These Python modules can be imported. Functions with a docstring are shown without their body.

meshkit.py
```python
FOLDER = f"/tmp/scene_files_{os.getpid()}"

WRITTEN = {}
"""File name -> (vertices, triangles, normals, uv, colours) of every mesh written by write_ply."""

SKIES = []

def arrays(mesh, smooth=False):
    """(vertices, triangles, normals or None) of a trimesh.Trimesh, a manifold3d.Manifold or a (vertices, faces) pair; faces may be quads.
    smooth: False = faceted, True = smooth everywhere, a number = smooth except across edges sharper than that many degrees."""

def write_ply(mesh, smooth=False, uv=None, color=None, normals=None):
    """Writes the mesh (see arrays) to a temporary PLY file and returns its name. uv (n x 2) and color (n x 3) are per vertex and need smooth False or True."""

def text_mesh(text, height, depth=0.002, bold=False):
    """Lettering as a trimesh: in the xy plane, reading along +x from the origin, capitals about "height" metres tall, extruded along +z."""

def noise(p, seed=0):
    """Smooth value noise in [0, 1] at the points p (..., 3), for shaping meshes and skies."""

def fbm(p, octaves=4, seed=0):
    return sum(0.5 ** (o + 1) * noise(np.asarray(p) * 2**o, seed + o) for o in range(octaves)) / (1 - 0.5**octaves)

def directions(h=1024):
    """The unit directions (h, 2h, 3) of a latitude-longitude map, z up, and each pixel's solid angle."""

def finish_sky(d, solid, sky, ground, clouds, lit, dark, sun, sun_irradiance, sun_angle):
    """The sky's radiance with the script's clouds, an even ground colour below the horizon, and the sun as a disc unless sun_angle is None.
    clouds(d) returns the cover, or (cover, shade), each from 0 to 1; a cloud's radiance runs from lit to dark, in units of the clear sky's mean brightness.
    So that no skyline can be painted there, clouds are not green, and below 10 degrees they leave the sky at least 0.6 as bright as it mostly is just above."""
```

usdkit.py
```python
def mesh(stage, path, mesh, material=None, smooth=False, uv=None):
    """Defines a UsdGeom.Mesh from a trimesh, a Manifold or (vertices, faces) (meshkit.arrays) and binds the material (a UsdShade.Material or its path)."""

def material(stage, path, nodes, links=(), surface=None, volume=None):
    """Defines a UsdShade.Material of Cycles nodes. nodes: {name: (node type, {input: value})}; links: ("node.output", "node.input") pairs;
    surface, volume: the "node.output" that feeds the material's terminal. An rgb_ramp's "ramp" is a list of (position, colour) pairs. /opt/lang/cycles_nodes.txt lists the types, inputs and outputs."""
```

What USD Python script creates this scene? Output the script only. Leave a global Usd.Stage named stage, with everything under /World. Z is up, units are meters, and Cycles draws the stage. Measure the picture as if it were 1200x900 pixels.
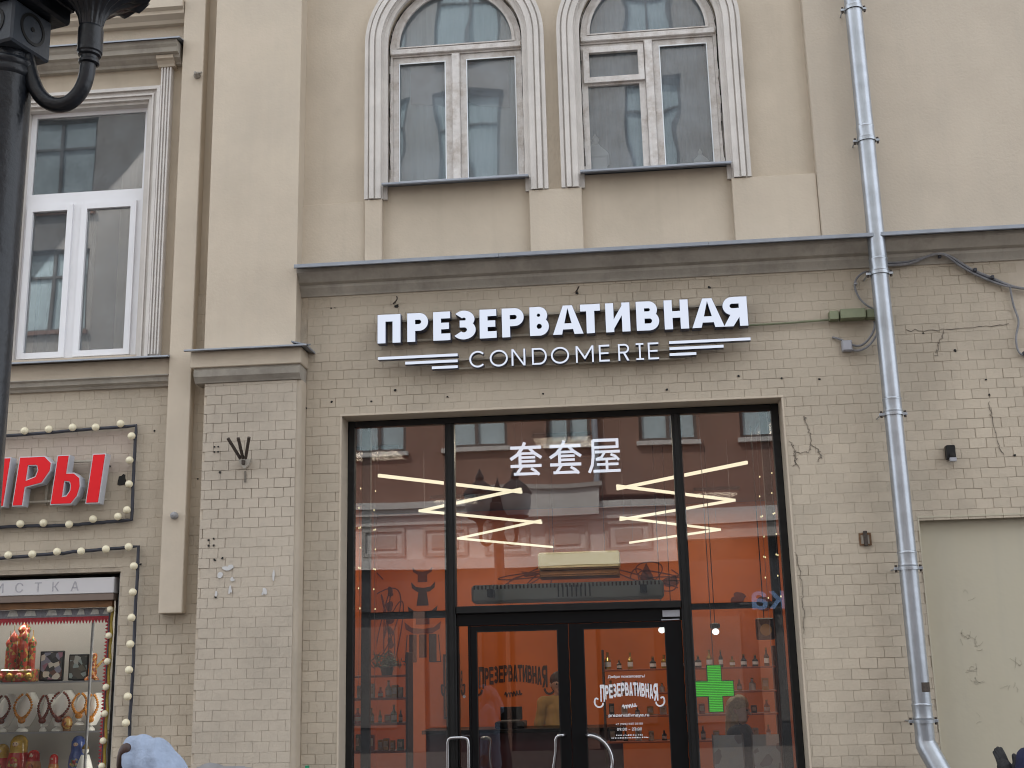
import math, random
import numpy as np, trimesh, usdkit, meshkit
import manifold3d as m3
from shapely.geometry import Polygon, Point, box as sbox, LineString, MultiPolygon
from shapely.ops import unary_union
from shapely import affinity
from pxr import Usd, UsdGeom, UsdLux, UsdShade, Gf, Sdf

rng = random.Random(7)
nrg = np.random.default_rng(11)
stage = Usd.Stage.CreateInMemory()
UsdGeom.SetStageUpAxis(stage, UsdGeom.Tokens.z)
UsdGeom.SetStageMetersPerUnit(stage, 1.0)
UsdGeom.Xform.Define(stage, '/World')
UsdGeom.Scope.Define(stage, '/World/Looks')

# ------------------------------------------------------------------ camera
PITCH, YAW, ROLL, FPX = 0.23131, -0.093086, -0.02377, 1400.0
EYE = np.array([0.0, -9.0, 1.72])
fw = np.array([math.sin(YAW) * math.cos(PITCH), math.cos(YAW) * math.cos(PITCH), math.sin(PITCH)])
rt = np.cross(fw, [0, 0, 1]); rt /= np.linalg.norm(rt); up = np.cross(rt, fw)
rt2 = rt * math.cos(ROLL) + up * math.sin(ROLL); up2 = -rt * math.sin(ROLL) + up * math.cos(ROLL)
cam = UsdGeom.Camera.Define(stage, '/World/camera')
M = Gf.Matrix4d(*[float(v) for v in (*rt2, 0, *up2, 0, *(-fw), 0, *EYE, 1)])
cam.AddTransformOp().Set(M)
cam.CreateHorizontalApertureAttr(36.0); cam.CreateVerticalApertureAttr(27.0)
cam.CreateFocalLengthAttr(36.0 * FPX / 1200.0)
cam.CreateClippingRangeAttr(Gf.Vec2f(0.05, 500.0))
EXPO = 1.0
cam.CreateExposureAttr(EXPO)
EM = 2.0 ** -EXPO            # brightness of lit signs and lamps is given as it appears in the picture

# ------------------------------------------------------------------ sky and light (overcast street)
SUN = np.array([-0.55, 0.62, 1.05]); SUN /= np.linalg.norm(SUN)
elev, rot = math.asin(SUN[2]), math.atan2(SUN[0], SUN[1])
dome = UsdLux.DomeLight.Define(stage, '/World/sky')
dome.CreateIntensityAttr(1.0)
sky_m = usdkit.material(stage, '/World/Looks/sky_look', {
    'tc': ('texture_coordinate', {}),
    's': ('sky_texture', {'sky_type': 'single_scattering', 'sun_disc': False, 'sun_elevation': elev, 'sun_rotation': rot, 'aerosol_density': 3.0}),
    'n': ('noise_texture', {'scale': 2.2, 'detail': 5.0, 'roughness': 0.55}),
    'r': ('rgb_ramp', {'ramp': [(0.25, (0.75, 0.75, 0.75)), (0.7, (0.98, 0.98, 0.98))]}),
    'm': ('mix', {'color2': (8.6, 9.0, 9.6)}),
    'b': ('background_shader', {'strength': 0.1})},
    [('tc.generated', 'n.vector'), ('n.fac', 'r.fac'), ('s.color', 'm.color1'), ('r.color', 'm.fac'), ('m.color', 'b.color')], surface='b.background')
UsdShade.MaterialBindingAPI.Apply(dome.GetPrim()).Bind(sky_m)
dome.GetPrim().SetCustomDataByKey('kind', 'structure')
sun = UsdLux.DistantLight.Define(stage, '/World/sun')
sun.CreateIntensityAttr(0.6); sun.CreateAngleAttr(3.0); sun.CreateColorAttr(Gf.Vec3f(1.0, 0.965, 0.9)); sun.CreateNormalizeAttr(True)
zx = SUN; xx = np.cross([0, 0, 1], zx); xx /= np.linalg.norm(xx); yx = np.cross(zx, xx)
sun.AddTransformOp().Set(Gf.Matrix4d(*[float(v) for v in (*xx, 0, *yx, 0, *zx, 0, 0, -10, 40, 1)]))

# ------------------------------------------------------------------ naming helpers
used = {}
def npath(parent, name):
    base = '/World' if parent is None else str(parent.GetPath())
    k = (base, name); n = used.get(k, 0); used[k] = n + 1
    return f'{base}/{name}' if n == 0 else f'{base}/{name}_{n:03d}'
def tag(p, label=None, cat=None, group=None, kind=None):
    p = p.GetPrim() if hasattr(p, 'GetPrim') else p
    for k, v in (('label', label), ('category', cat), ('group', group), ('kind', kind)):
        if v: p.SetCustomDataByKey(k, v)
    return p
def thing(name, label, cat, group=None, loc=(0, 0, 0), rz=0.0):
    x = UsdGeom.Xform.Define(stage, npath(None, name))
    x.AddTranslateOp().Set(Gf.Vec3d(*map(float, loc)))
    if rz: x.AddRotateZOp().Set(math.degrees(rz))
    return tag(x.GetPrim(), label, cat, group)
def add(parent, name, mesh, material, smooth=False, **kw):
    if isinstance(mesh, list): mesh = trimesh.util.concatenate(mesh)
    m = usdkit.mesh(stage, npath(parent, name), mesh, MAT[material] if isinstance(material, str) else material, smooth=smooth)
    if kw: tag(m.GetPrim(), **kw)
    return m.GetPrim()
def copy(src, label, loc, rz=0.0, group=None):
    cd = dict(src.GetCustomData())
    name = src.GetName()
    while name[-4:-3] == '_' and name[-3:].isdigit(): name = name[:-4]
    x = UsdGeom.Xform.Define(stage, npath(None, name))
    x.GetPrim().GetReferences().AddInternalReference(src.GetPath())
    x.ClearXformOpOrder()
    for at in ('xformOp:translate', 'xformOp:rotateZ'): pass
    UsdGeom.XformCommonAPI(x).SetTranslate(Gf.Vec3d(*map(float, loc)))
    if rz or src.HasAttribute('xformOp:rotateZ'):
        x.ClearXformOpOrder(); 
        t = x.AddTranslateOp(); t.Set(Gf.Vec3d(*map(float, loc))); r = x.AddRotateZOp(); r.Set(math.degrees(rz))
    x.GetPrim().SetInstanceable(True)
    return tag(x.GetPrim(), label, cd['category'], group or cd.get('group'))

# ------------------------------------------------------------------ mesh helpers
def B(x0, x1, y0, y1, z0, z1):
    b = trimesh.creation.box((abs(x1 - x0), abs(y1 - y0), abs(z1 - z0))); b.apply_translation(((x0 + x1) / 2, (y0 + y1) / 2, (z0 + z1) / 2)); return b
def RB(x0, x1, y0, y1, z0, z1, c=0.004):
    """box with chamfered edges"""
    p = []
    for sx in (0, 1):
        for sy in (0, 1):
            for sz in (0, 1):
                X, Y, Z = (x0, x1)[sx], (y0, y1)[sy], (z0, z1)[sz]
                dx, dy, dz = (c, -c)[sx], (c, -c)[sy], (c, -c)[sz]
                p += [(X, Y + dy, Z + dz), (X + dx, Y, Z + dz), (X + dx, Y + dy, Z)]
    return trimesh.convex.convex_hull(np.array(p))
def polys(g):
    return [q for q in (g.geoms if hasattr(g, 'geoms') else [g]) if isinstance(q, Polygon) and q.area > 1e-7]
def EX(g, y0, y1):
    """extrude a shape in (x, z) from y0 (front) to y1 (back)"""
    out = []
    for q in polys(g):
        m = trimesh.creation.extrude_polygon(q, y1 - y0, engine='earcut')
        v = m.vertices.copy(); m.vertices = np.c_[v[:, 0], y1 - v[:, 2], v[:, 1]]; out.append(m)
    return trimesh.util.concatenate(out)
def EZ(g, z0, z1):
    out = []
    for q in polys(g):
        m = trimesh.creation.extrude_polygon(q, z1 - z0, engine='earcut'); m.apply_translation((0, 0, z0)); out.append(m)
    return trimesh.util.concatenate(out)
def profile_x(pts, x0, x1):
    """profile given as (y, z) swept along x"""
    m = trimesh.creation.extrude_polygon(Polygon(pts), x1 - x0, engine='earcut'); v = m.vertices.copy()
    m.vertices = np.c_[x0 + v[:, 2], v[:, 0], v[:, 1]]; return m
def tube(pts, r, n=10, closed=False):
    pts = np.array(pts, float); rs = np.broadcast_to(np.asarray(r, float), (len(pts),))
    t = np.gradient(pts, axis=0); t /= np.maximum(np.linalg.norm(t, axis=1, keepdims=True), 1e-9)
    ref = np.array([0, 0, 1.0]) if abs(t[0][2]) < 0.9 else np.array([1.0, 0, 0])
    u = ref - t[0] * (ref @ t[0]); u /= np.linalg.norm(u); V, F = [], []
    a = np.linspace(0, 2 * math.pi, n, endpoint=False)
    for i, p in enumerate(pts):
        u = u - t[i] * (u @ t[i]); u /= np.linalg.norm(u); w = np.cross(t[i], u)
        V += list(p + rs[i] * (np.cos(a)[:, None] * u + np.sin(a)[:, None] * w))
    for i in range(len(pts) - 1):
        for k in range(n):
            A, Bq, C, D = i * n + k, i * n + (k + 1) % n, (i + 1) * n + (k + 1) % n, (i + 1) * n + k
            F += [(A, Bq, C), (A, C, D)]
    V += [pts[0], pts[-1]]; a0, a1 = len(V) - 2, len(V) - 1
    for k in range(n):
        F.append((a0, (k + 1) % n, k)); F.append((a1, (len(pts) - 1) * n + k, (len(pts) - 1) * n + (k + 1) % n))
    return trimesh.Trimesh(np.array(V), np.array(F), process=False)
def smoothpath(ctrl, n=40):
    from scipy.interpolate import CubicSpline
    c = np.array(ctrl, float); s = np.r_[0, np.cumsum(np.linalg.norm(np.diff(c, axis=0), axis=1))]
    return CubicSpline(s, c)(np.linspace(0, s[-1], n))
def lathe(prof, n=28, at=(0, 0, 0), sx=1, sy=1):
    m = trimesh.creation.revolve(np.array(prof, float), sections=n); m.vertices[:, 0] *= sx; m.vertices[:, 1] *= sy; m.apply_translation(at); return m
def cyl(p, q, r, n=14): return tube([p, q], r, n)
def ball(p, r, sub=2, s=(1, 1, 1)):
    m = trimesh.creation.icosphere(subdivisions=sub, radius=r); m.vertices *= s; m.apply_translation(p); return m
def bones(bs, res=0.03, it=8):
    hs = []
    for p, r, q, s in bs:
        a = m3.Manifold.sphere(r, 16).translate(tuple(map(float, p))); b = m3.Manifold.sphere(s, 16).translate(tuple(map(float, q)))
        hs.append(m3.Manifold.batch_hull([a, b]))
    m = m3.Manifold.batch_boolean(hs, m3.OpType.Add).refine_to_length(res).to_mesh()
    t = trimesh.Trimesh(m.vert_properties[:, :3], m.tri_verts, process=True)
    if it: trimesh.smoothing.filter_taubin(t, iterations=it)
    return t
def stroke(pts, w, cap='flat', join='mitre'):
    return LineString(pts).buffer(w / 2, cap_style=cap, join_style=join, mitre_limit=4)
def text(s, h, depth=0.001, bold=True, width=None):
    t = meshkit.text_mesh(s, h, depth, bold)
    if width: t.vertices[:, 0] *= width / (t.vertices[:, 0].max() - 0)
    return t
def stand(t, x, y, z):
    """text in the xy plane -> upright in xz, front face towards -y"""
    v = t.vertices.copy(); t.vertices = np.c_[v[:, 0] + x, y - v[:, 2], v[:, 1] + z]; return t

# ------------------------------------------------------------------ materials
MAT = {}
def mat(name, col, rough=0.6, metal=0.0, var=0.12, scale=3.0, bump=0.0, bscale=60.0, dirt=0.0, dscale=1.2, dcol=(0.2, 0.18, 0.15), spec=0.5, coat=0.0, streak=0.0):
    col = np.array(col, float)
    nodes = {'g': ('geometry', {}), 'n': ('noise_texture', {'scale': scale, 'detail': 6.0, 'roughness': 0.6}),
             'r': ('rgb_ramp', {'ramp': [(0.3, tuple(col * (1 - var))), (0.5, tuple(col)), (0.72, tuple(np.minimum(col * (1 + var), 1)))]}),
             'p': ('principled_bsdf', {'roughness': rough, 'metallic': metal, 'specular_ior_level': spec, 'coat_weight': coat})}
    links = [('g.position', 'n.vector'), ('n.fac', 'r.fac')]
    last = 'r.color'
    if dirt:
        nodes['dn'] = ('noise_texture', {'scale': dscale, 'detail': 8.0, 'roughness': 0.68})
        nodes['dr'] = ('rgb_ramp', {'ramp': [(0.47, (0, 0, 0)), (0.75, (dirt, dirt, dirt))]})
        nodes['dm'] = ('mix', {'color2': dcol})
        links += [('g.position', 'dn.vector'), ('dn.fac', 'dr.fac'), ('dr.color', 'dm.fac'), (last, 'dm.color1')]; last = 'dm.color'
    if streak:
        nodes['mp'] = ('mapping', {'scale': (9.0, 9.0, 0.35)})
        nodes['sn'] = ('noise_texture', {'scale': 1.0, 'detail': 4.0, 'roughness': 0.6})
        nodes['sr'] = ('rgb_ramp', {'ramp': [(0.52, (0, 0, 0)), (0.78, (streak, streak, streak))]})
        nodes['sm'] = ('mix', {'color2': dcol})
        links += [('g.position', 'mp.vector'), ('mp.vector', 'sn.vector'), ('sn.fac', 'sr.fac'), ('sr.color', 'sm.fac'), (last, 'sm.color1')]; last = 'sm.color'
    links.append((last, 'p.base_color'))
    if bump:
        nodes['bn'] = ('noise_texture', {'scale': bscale, 'detail': 5.0, 'roughness': 0.6}); nodes['b'] = ('bump', {'strength': bump, 'distance': 0.01})
        links += [('g.position', 'bn.vector'), ('bn.fac', 'b.height'), ('b.normal', 'p.normal')]
    MAT[name] = usdkit.material(stage, '/World/Looks/' + name, nodes, links, surface='p.BSDF'); return MAT[name]
def emit(name, col, strength):
    MAT[name] = usdkit.material(stage, '/World/Looks/' + name, {'e': ('emission', {'color': col, 'strength': strength * EM})}, [], surface='e.emission')
def pane_mat(name, ior=1.9, tint=(0.96, 0.97, 0.97), wob=0.0, rough=0.0, wscale=2.0, dust=0.0):
    nodes = {'t': ('transparent_bsdf', {'color': tint}), 'gl': ('glossy_bsdf', {'color': (1, 1, 1), 'roughness': rough}), 'f': ('fresnel', {'IOR': ior}), 'm': ('mix_closure', {})}
    links = [('f.fac', 'm.fac'), ('t.BSDF', 'm.closure1'), ('gl.BSDF', 'm.closure2')]
    if wob:
        nodes['g'] = ('geometry', {}); nodes['n'] = ('noise_texture', {'scale': wscale, 'detail': 1.0}); nodes['b'] = ('bump', {'strength': 1.0, 'distance': wob})
        links += [('g.position', 'n.vector'), ('n.fac', 'b.height'), ('b.normal', 'gl.normal')]
    out = 'm.closure'
    if dust:
        nodes.update({'dg': ('geometry', {}), 'dn': ('noise_texture', {'scale': 3.0, 'detail': 5.0, 'roughness': 0.65}), 'dr': ('map_range', {'from_min': 0.3, 'from_max': 0.75, 'to_min': dust * .6, 'to_max': dust * 1.6}), 'dd': ('diffuse_bsdf', {'color': (0.50, 0.57, 0.63)}), 'dm': ('mix_closure', {})})
        links += [('dg.position', 'dn.vector'), ('dn.fac', 'dr.value'), ('dr.result', 'dm.fac'), ('m.closure', 'dm.closure1'), ('dd.BSDF', 'dm.closure2')]; out = 'dm.closure'
    MAT[name] = usdkit.material(stage, '/World/Looks/' + name, nodes, links, surface=out)

PL = (0.532, 0.453, 0.352)
mat('plaster', PL, 0.75, var=0.10, scale=1.4, bump=0.25, bscale=45, dirt=0.3, dscale=0.9, dcol=(0.36, 0.31, 0.235), streak=0.22)
mat('plaster_clean', (0.542, 0.463, 0.362), 0.7, var=0.08, scale=1.8, bump=0.2, bscale=40, dirt=0.2, dscale=1.4, dcol=(0.36, 0.33, 0.28), streak=0.12)
mat('plaster_right', (0.51, 0.438, 0.347), 0.75, var=0.08, scale=1.3, bump=0.25, bscale=45, dirt=0.3, dscale=0.8, dcol=(0.37, 0.335, 0.28), streak=0.18)
mat('plaster_dirty', (0.41, 0.375, 0.32), 0.8, var=0.15, scale=3.0, bump=0.3, bscale=40, dirt=0.6, dscale=2.5, dcol=(0.17, 0.15, 0.13), streak=0.35)
mat('niche_paint', (0.475, 0.43, 0.325), 0.65, var=0.06, scale=1.5, bump=0.1, bscale=30, dirt=0.22, dscale=1.5, dcol=(0.3, 0.285, 0.26), streak=0.12)
mat('moulding_paint', (0.62, 0.585, 0.545), 0.6, var=0.08, scale=6, bump=0.2, bscale=50, dirt=0.35, dscale=4, dcol=(0.4, 0.37, 0.34), streak=0.3)
mat('old_white', (0.66, 0.63, 0.6), 0.5, var=0.1, scale=14, bump=0.5, bscale=70, dirt=0.75, dscale=9, dcol=(0.33, 0.26, 0.2), streak=0.3)
mat('pvc_white', (0.80, 0.80, 0.82), 0.3, var=0.02, scale=4, dirt=0.1, dscale=3, dcol=(0.5, 0.5, 0.5))
mat('mortar', (0.42, 0.355, 0.275), 0.9, var=0.3, scale=5, bump=0.4, bscale=90, dirt=0.9, dscale=3.0, dcol=(0.42, 0.385, 0.33))
mat('zinc', (0.44, 0.47, 0.51), 0.34, 0.85, var=0.16, scale=5, bump=0.10, bscale=9, dirt=0.45, dscale=4, dcol=(0.30, 0.31, 0.32), streak=0.35)
mat('flashing', (0.27, 0.29, 0.325), 0.55, 0.3, var=0.12, scale=6, dirt=0.35, dscale=5, dcol=(0.25, 0.25, 0.25))
mat('black_frame', (0.011, 0.011, 0.011), 0.4, 0.0, var=0.2, scale=8, dirt=0.25, dscale=5, dcol=(0.03, 0.03, 0.03), spec=0.3)
mat('black_door', (0.003, 0.003, 0.0035), 0.4, var=0.2, spec=0.2)
mat('lamp_iron', (0.009, 0.011, 0.015), 0.27, 0.0, var=0.4, scale=14, bump=0.3, bscale=35, dirt=0.3, dscale=18, dcol=(0.02, 0.023, 0.03), spec=0.45)
mat('lamp_box', (0.045, 0.055, 0.07), 0.42, 0.0, var=0.2, scale=14, bump=0.2, bscale=35, dirt=0.3, dscale=12, dcol=(0.02, 0.023, 0.03))
mat('steel', (0.6, 0.6, 0.62), 0.22, 1.0, var=0.04)
mat('chrome', (0.7, 0.71, 0.73), 0.12, 1.0, var=0.03)
mat('sign_side', (0.07, 0.08, 0.12), 0.4, var=0.1)
mat('rail', (0.42, 0.38, 0.31), 0.6, var=0.12, dirt=0.3, dscale=8)
mat('red_face', (0.72, 0.012, 0.018), 0.5, var=0.04, scale=3, spec=0.25)
mat('grey_side', (0.55, 0.56, 0.6), 0.4, var=0.06)
mat('dark_cable', (0.04, 0.042, 0.055), 0.5, var=0.3)
mat('grey_cable', (0.22, 0.22, 0.23), 0.55, var=0.3, scale=20)
mat('green_paint', (0.205, 0.225, 0.135), 0.55, var=0.12, scale=8, dirt=0.4, dscale=10, dcol=(0.1, 0.1, 0.07))
mat('grey_plastic', (0.36, 0.36, 0.39), 0.5, var=0.06)
mat('rust', (0.16, 0.085, 0.04), 0.8, var=0.4, scale=60, bump=0.4, bscale=150)
mat('dark_rust', (0.06, 0.045, 0.035), 0.7, var=0.4, scale=60)
mat('hole_dark', (0.02, 0.018, 0.016), 0.9, var=0.3)
mat('crack_dark', (0.17, 0.148, 0.12), 0.9, var=0.4, scale=20)
mat('patch_grey', (0.33, 0.325, 0.33), 0.8, var=0.1, scale=12)
mat('patch_white', (0.56, 0.55, 0.54), 0.8, var=0.1, scale=12)
mat('bulb_cream', (0.93, 0.85, 0.62), 0.25, var=0.03, scale=5)
mat('orange_wall', (0.62, 0.150, 0.024), 0.5, var=0.12, scale=1.2, bump=0.05)
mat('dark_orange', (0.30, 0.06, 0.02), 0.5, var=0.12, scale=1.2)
mat('shop_dark', (0.045, 0.026, 0.022), 0.6, var=0.2)
mat('shop_floor', (0.12, 0.08, 0.06), 0.4, var=0.2)
mat('mural_black', (0.05, 0.02, 0.015), 0.6, var=0.2)
mat('mural_dark', (0.16, 0.035, 0.02), 0.6, var=0.2)
mat('counter_purple', (0.055, 0.018, 0.03), 0.4, var=0.2)
mat('white_vinyl', (0.85, 0.85, 0.88), 0.5, var=0.02)
mat('ac_white', (0.62, 0.55, 0.36), 0.4, var=0.06)
mat('curtain_grey', (0.42, 0.46, 0.44), 0.5, var=0.06)
mat('paper', (0.7, 0.72, 0.76), 0.6, var=0.2, scale=14)
mat('photo_print', (0.3, 0.3, 0.33), 0.4, var=0.9, scale=18)
mat('bottle_gold', (0.5, 0.32, 0.08), 0.25, 0.7, var=0.2)
mat('bottle_dark', (0.05, 0.04, 0.035), 0.25, var=0.4)
mat('goods_pale', (0.55, 0.5, 0.42), 0.5, var=0.5, scale=30)
mat('goods_green', (0.16, 0.2, 0.12), 0.5, var=0.5, scale=30)
mat('room_dark', (0.05, 0.052, 0.055), 0.9, var=0.3)
mat('curtain_blue', (0.42, 0.53, 0.57), 0.85, var=0.08, scale=3, streak=0.3, dcol=(0.16, 0.21, 0.23))
mat('curtain_slate', (0.17, 0.20, 0.22), 0.85, var=0.1, scale=3, streak=0.4, dcol=(0.08, 0.09, 0.1))
mat('curtain_warm', (0.5, 0.48, 0.45), 0.85, var=0.1, scale=3, streak=0.4, dcol=(0.15, 0.145, 0.14))
mat('blind_grey', (0.22, 0.21, 0.205), 0.8, var=0.08)
mat('ceramic', (0.82, 0.86, 0.88), 0.4, var=0.06)
mat('yellow_cloth', (0.55, 0.5, 0.05), 0.8, var=0.1)
mat('display_back', (0.37, 0.35, 0.325), 0.7, var=0.06)
mat('lightbox_face', (0.56, 0.54, 0.54), 0.5, var=0.05)
mat('lightbox_under', (0.17, 0.125, 0.10), 0.6, var=0.1)
mat('letter_grey', (0.36, 0.35, 0.37), 0.5, var=0.25, scale=60)
mat('brown_wood', (0.20, 0.09, 0.03), 0.5, var=0.2, scale=10)
mat('red_trim', (0.32, 0.02, 0.03), 0.7, var=0.3, scale=60)
mat('grey_trim', (0.2, 0.2, 0.22), 0.7, var=0.3, scale=40)
mat('pale_trim', (0.5, 0.5, 0.46), 0.7, var=0.2, scale=40)
mat('yellow_rope', (0.45, 0.33, 0.06), 0.6, var=0.2, scale=60)
mat('amber', (0.56, 0.21, 0.02), 0.18, var=0.5, scale=90, coat=0.5)
mat('dark_amber', (0.16, 0.03, 0.015), 0.18, var=0.5, scale=90, coat=0.5)
mat('bust_white', (0.85, 0.83, 0.79), 0.5, var=0.05)
mat('skin', (0.58, 0.36, 0.28), 0.5, var=0.06, scale=12)
mat('hood_blue', (0.33, 0.40, 0.53), 0.85, var=0.12, scale=9, bump=0.5, bscale=60)
mat('coat_dark', (0.045, 0.045, 0.055), 0.8, var=0.2)
mat('coat_navy', (0.012, 0.016, 0.055), 0.8, var=0.25, scale=20, bump=0.4, bscale=80)
mat('glove_black', (0.012, 0.012, 0.014), 0.6, var=0.4, scale=40, bump=0.5, bscale=120)
mat('cuff_white', (0.7, 0.7, 0.68), 0.8, var=0.1)
mat('trousers', (0.04, 0.045, 0.06), 0.8, var=0.2)
mat('shoes', (0.02, 0.02, 0.02), 0.5, var=0.2)
mat('hair_brown', (0.05, 0.025, 0.02), 0.5, var=0.3, scale=60)
mat('hair_blond', (0.5, 0.36, 0.2), 0.5, var=0.3, scale=60)
mat('ochre_cloth', (0.45, 0.27, 0.08), 0.8, var=0.15)
mat('eye_dark', (0.02, 0.02, 0.02), 0.2, var=0.1)
mat('lip', (0.4, 0.16, 0.14), 0.5, var=0.1)
mat('bottle_cap', (0.02, 0.25, 0.12), 0.4, var=0.1)
mat('bottle_pet', (0.55, 0.68, 0.70), 0.15, var=0.08)
mat('bin_grey', (0.12, 0.12, 0.125), 0.5, var=0.2)
mat('scratch_grey', (0.395, 0.36, 0.28), 0.8, var=0.2, scale=20)
mat('paving', (0.09, 0.087, 0.085), 0.85, var=0.2, scale=2.0, bump=0.3, bscale=30, dirt=0.4)
mat('paving_red', (0.10, 0.085, 0.078), 0.85, var=0.2, scale=3.0, bump=0.3, bscale=30, dirt=0.4)
mat('opp_brown', (0.26, 0.15, 0.115), 0.8, var=0.12, scale=1.5, bump=0.2, bscale=20)
mat('opp_cream', (0.66, 0.63, 0.60), 0.7, var=0.06, scale=2)
mat('opp_grey', (0.46, 0.43, 0.40), 0.8, var=0.1, scale=2)
mat('opp_blue', (0.50, 0.62, 0.66), 0.45, var=0.15, scale=0.8)
mat('opp_dark', (0.045, 0.045, 0.05), 0.5, var=0.4, scale=1.5)
mat('opp_frame', (0.12, 0.11, 0.105), 0.6, var=0.1)
mat('sign_blue', (0.2, 0.32, 0.55), 0.4, var=0.05)
mat('lantern_glass', (0.55, 0.55, 0.55), 0.4, var=0.05)
def painted(name, cols, scale, rough=0.2, coat=0.6):
    st = [(i / len(cols), c) for i, c in enumerate(cols)]
    MAT[name] = usdkit.material(stage, '/World/Looks/' + name, {
        'g': ('geometry', {}), 'v': ('voronoi_texture', {'scale': scale}), 's': ('separate_color', {}), 'r': ('rgb_ramp', {'ramp': st, 'interpolate': False}),
        'p': ('principled_bsdf', {'roughness': rough, 'coat_weight': coat})},
        [('g.position', 'v.vector'), ('v.color', 's.color'), ('s.r', 'r.fac'), ('r.color', 'p.base_color')], surface='p.BSDF')
painted('doll_red', [(0.45, 0.03, 0.02), (0.5, 0.05, 0.02), (0.5, 0.3, 0.05), (0.12, 0.14, 0.03), (0.4, 0.02, 0.02)], 55)
painted('doll_orange', [(0.5, 0.2, 0.05), (0.45, 0.1, 0.02), (0.55, 0.35, 0.1), (0.2, 0.05, 0.02)], 60)
painted('doll_blue', [(0.1, 0.15, 0.4), (0.1, 0.17, 0.42), (0.4, 0.03, 0.03), (0.1, 0.2, 0.06), (0.5, 0.4, 0.2)], 40)
painted('church_paint', [(0.55, 0.10, 0.07), (0.5, 0.08, 0.05), (0.55, 0.12, 0.08), (0.55, 0.36, 0.10), (0.5, 0.10, 0.06), (0.12, 0.20, 0.07)], 45)
painted('lacquer_art', [(0.03, 0.03, 0.03), (0.25, 0.12, 0.16), (0.5, 0.46, 0.4), (0.05, 0.05, 0.05), (0.2, 0.2, 0.26), (0.12, 0.06, 0.05)], 24, 0.25)
painted('lacquer_city', [(0.04, 0.04, 0.035), (0.22, 0.26, 0.26), (0.07, 0.06, 0.05), (0.3, 0.3, 0.28), (0.1, 0.09, 0.07)], 26, 0.25)
painted('leaflet', [(0.84, 0.87, 0.92), (0.8, 0.84, 0.9), (0.85, 0.86, 0.88), (0.55, 0.5, 0.55), (0.84, 0.86, 0.9)], 16, 0.5, 0.0)
mat('doll_coat_red', (0.5, 0.025, 0.02), 0.2, var=0.15, scale=30, coat=0.6)
mat('doll_coat_orange', (0.55, 0.2, 0.04), 0.2, var=0.2, scale=30, coat=0.6)
mat('doll_coat_blue', (0.08, 0.13, 0.4), 0.2, var=0.2, scale=30, coat=0.6)
mat('doll_coat_gold', (0.58, 0.36, 0.06), 0.2, var=0.25, scale=40, coat=0.6)
mat('doll_face', (0.75, 0.55, 0.4), 0.25, var=0.04, coat=0.5)
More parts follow.
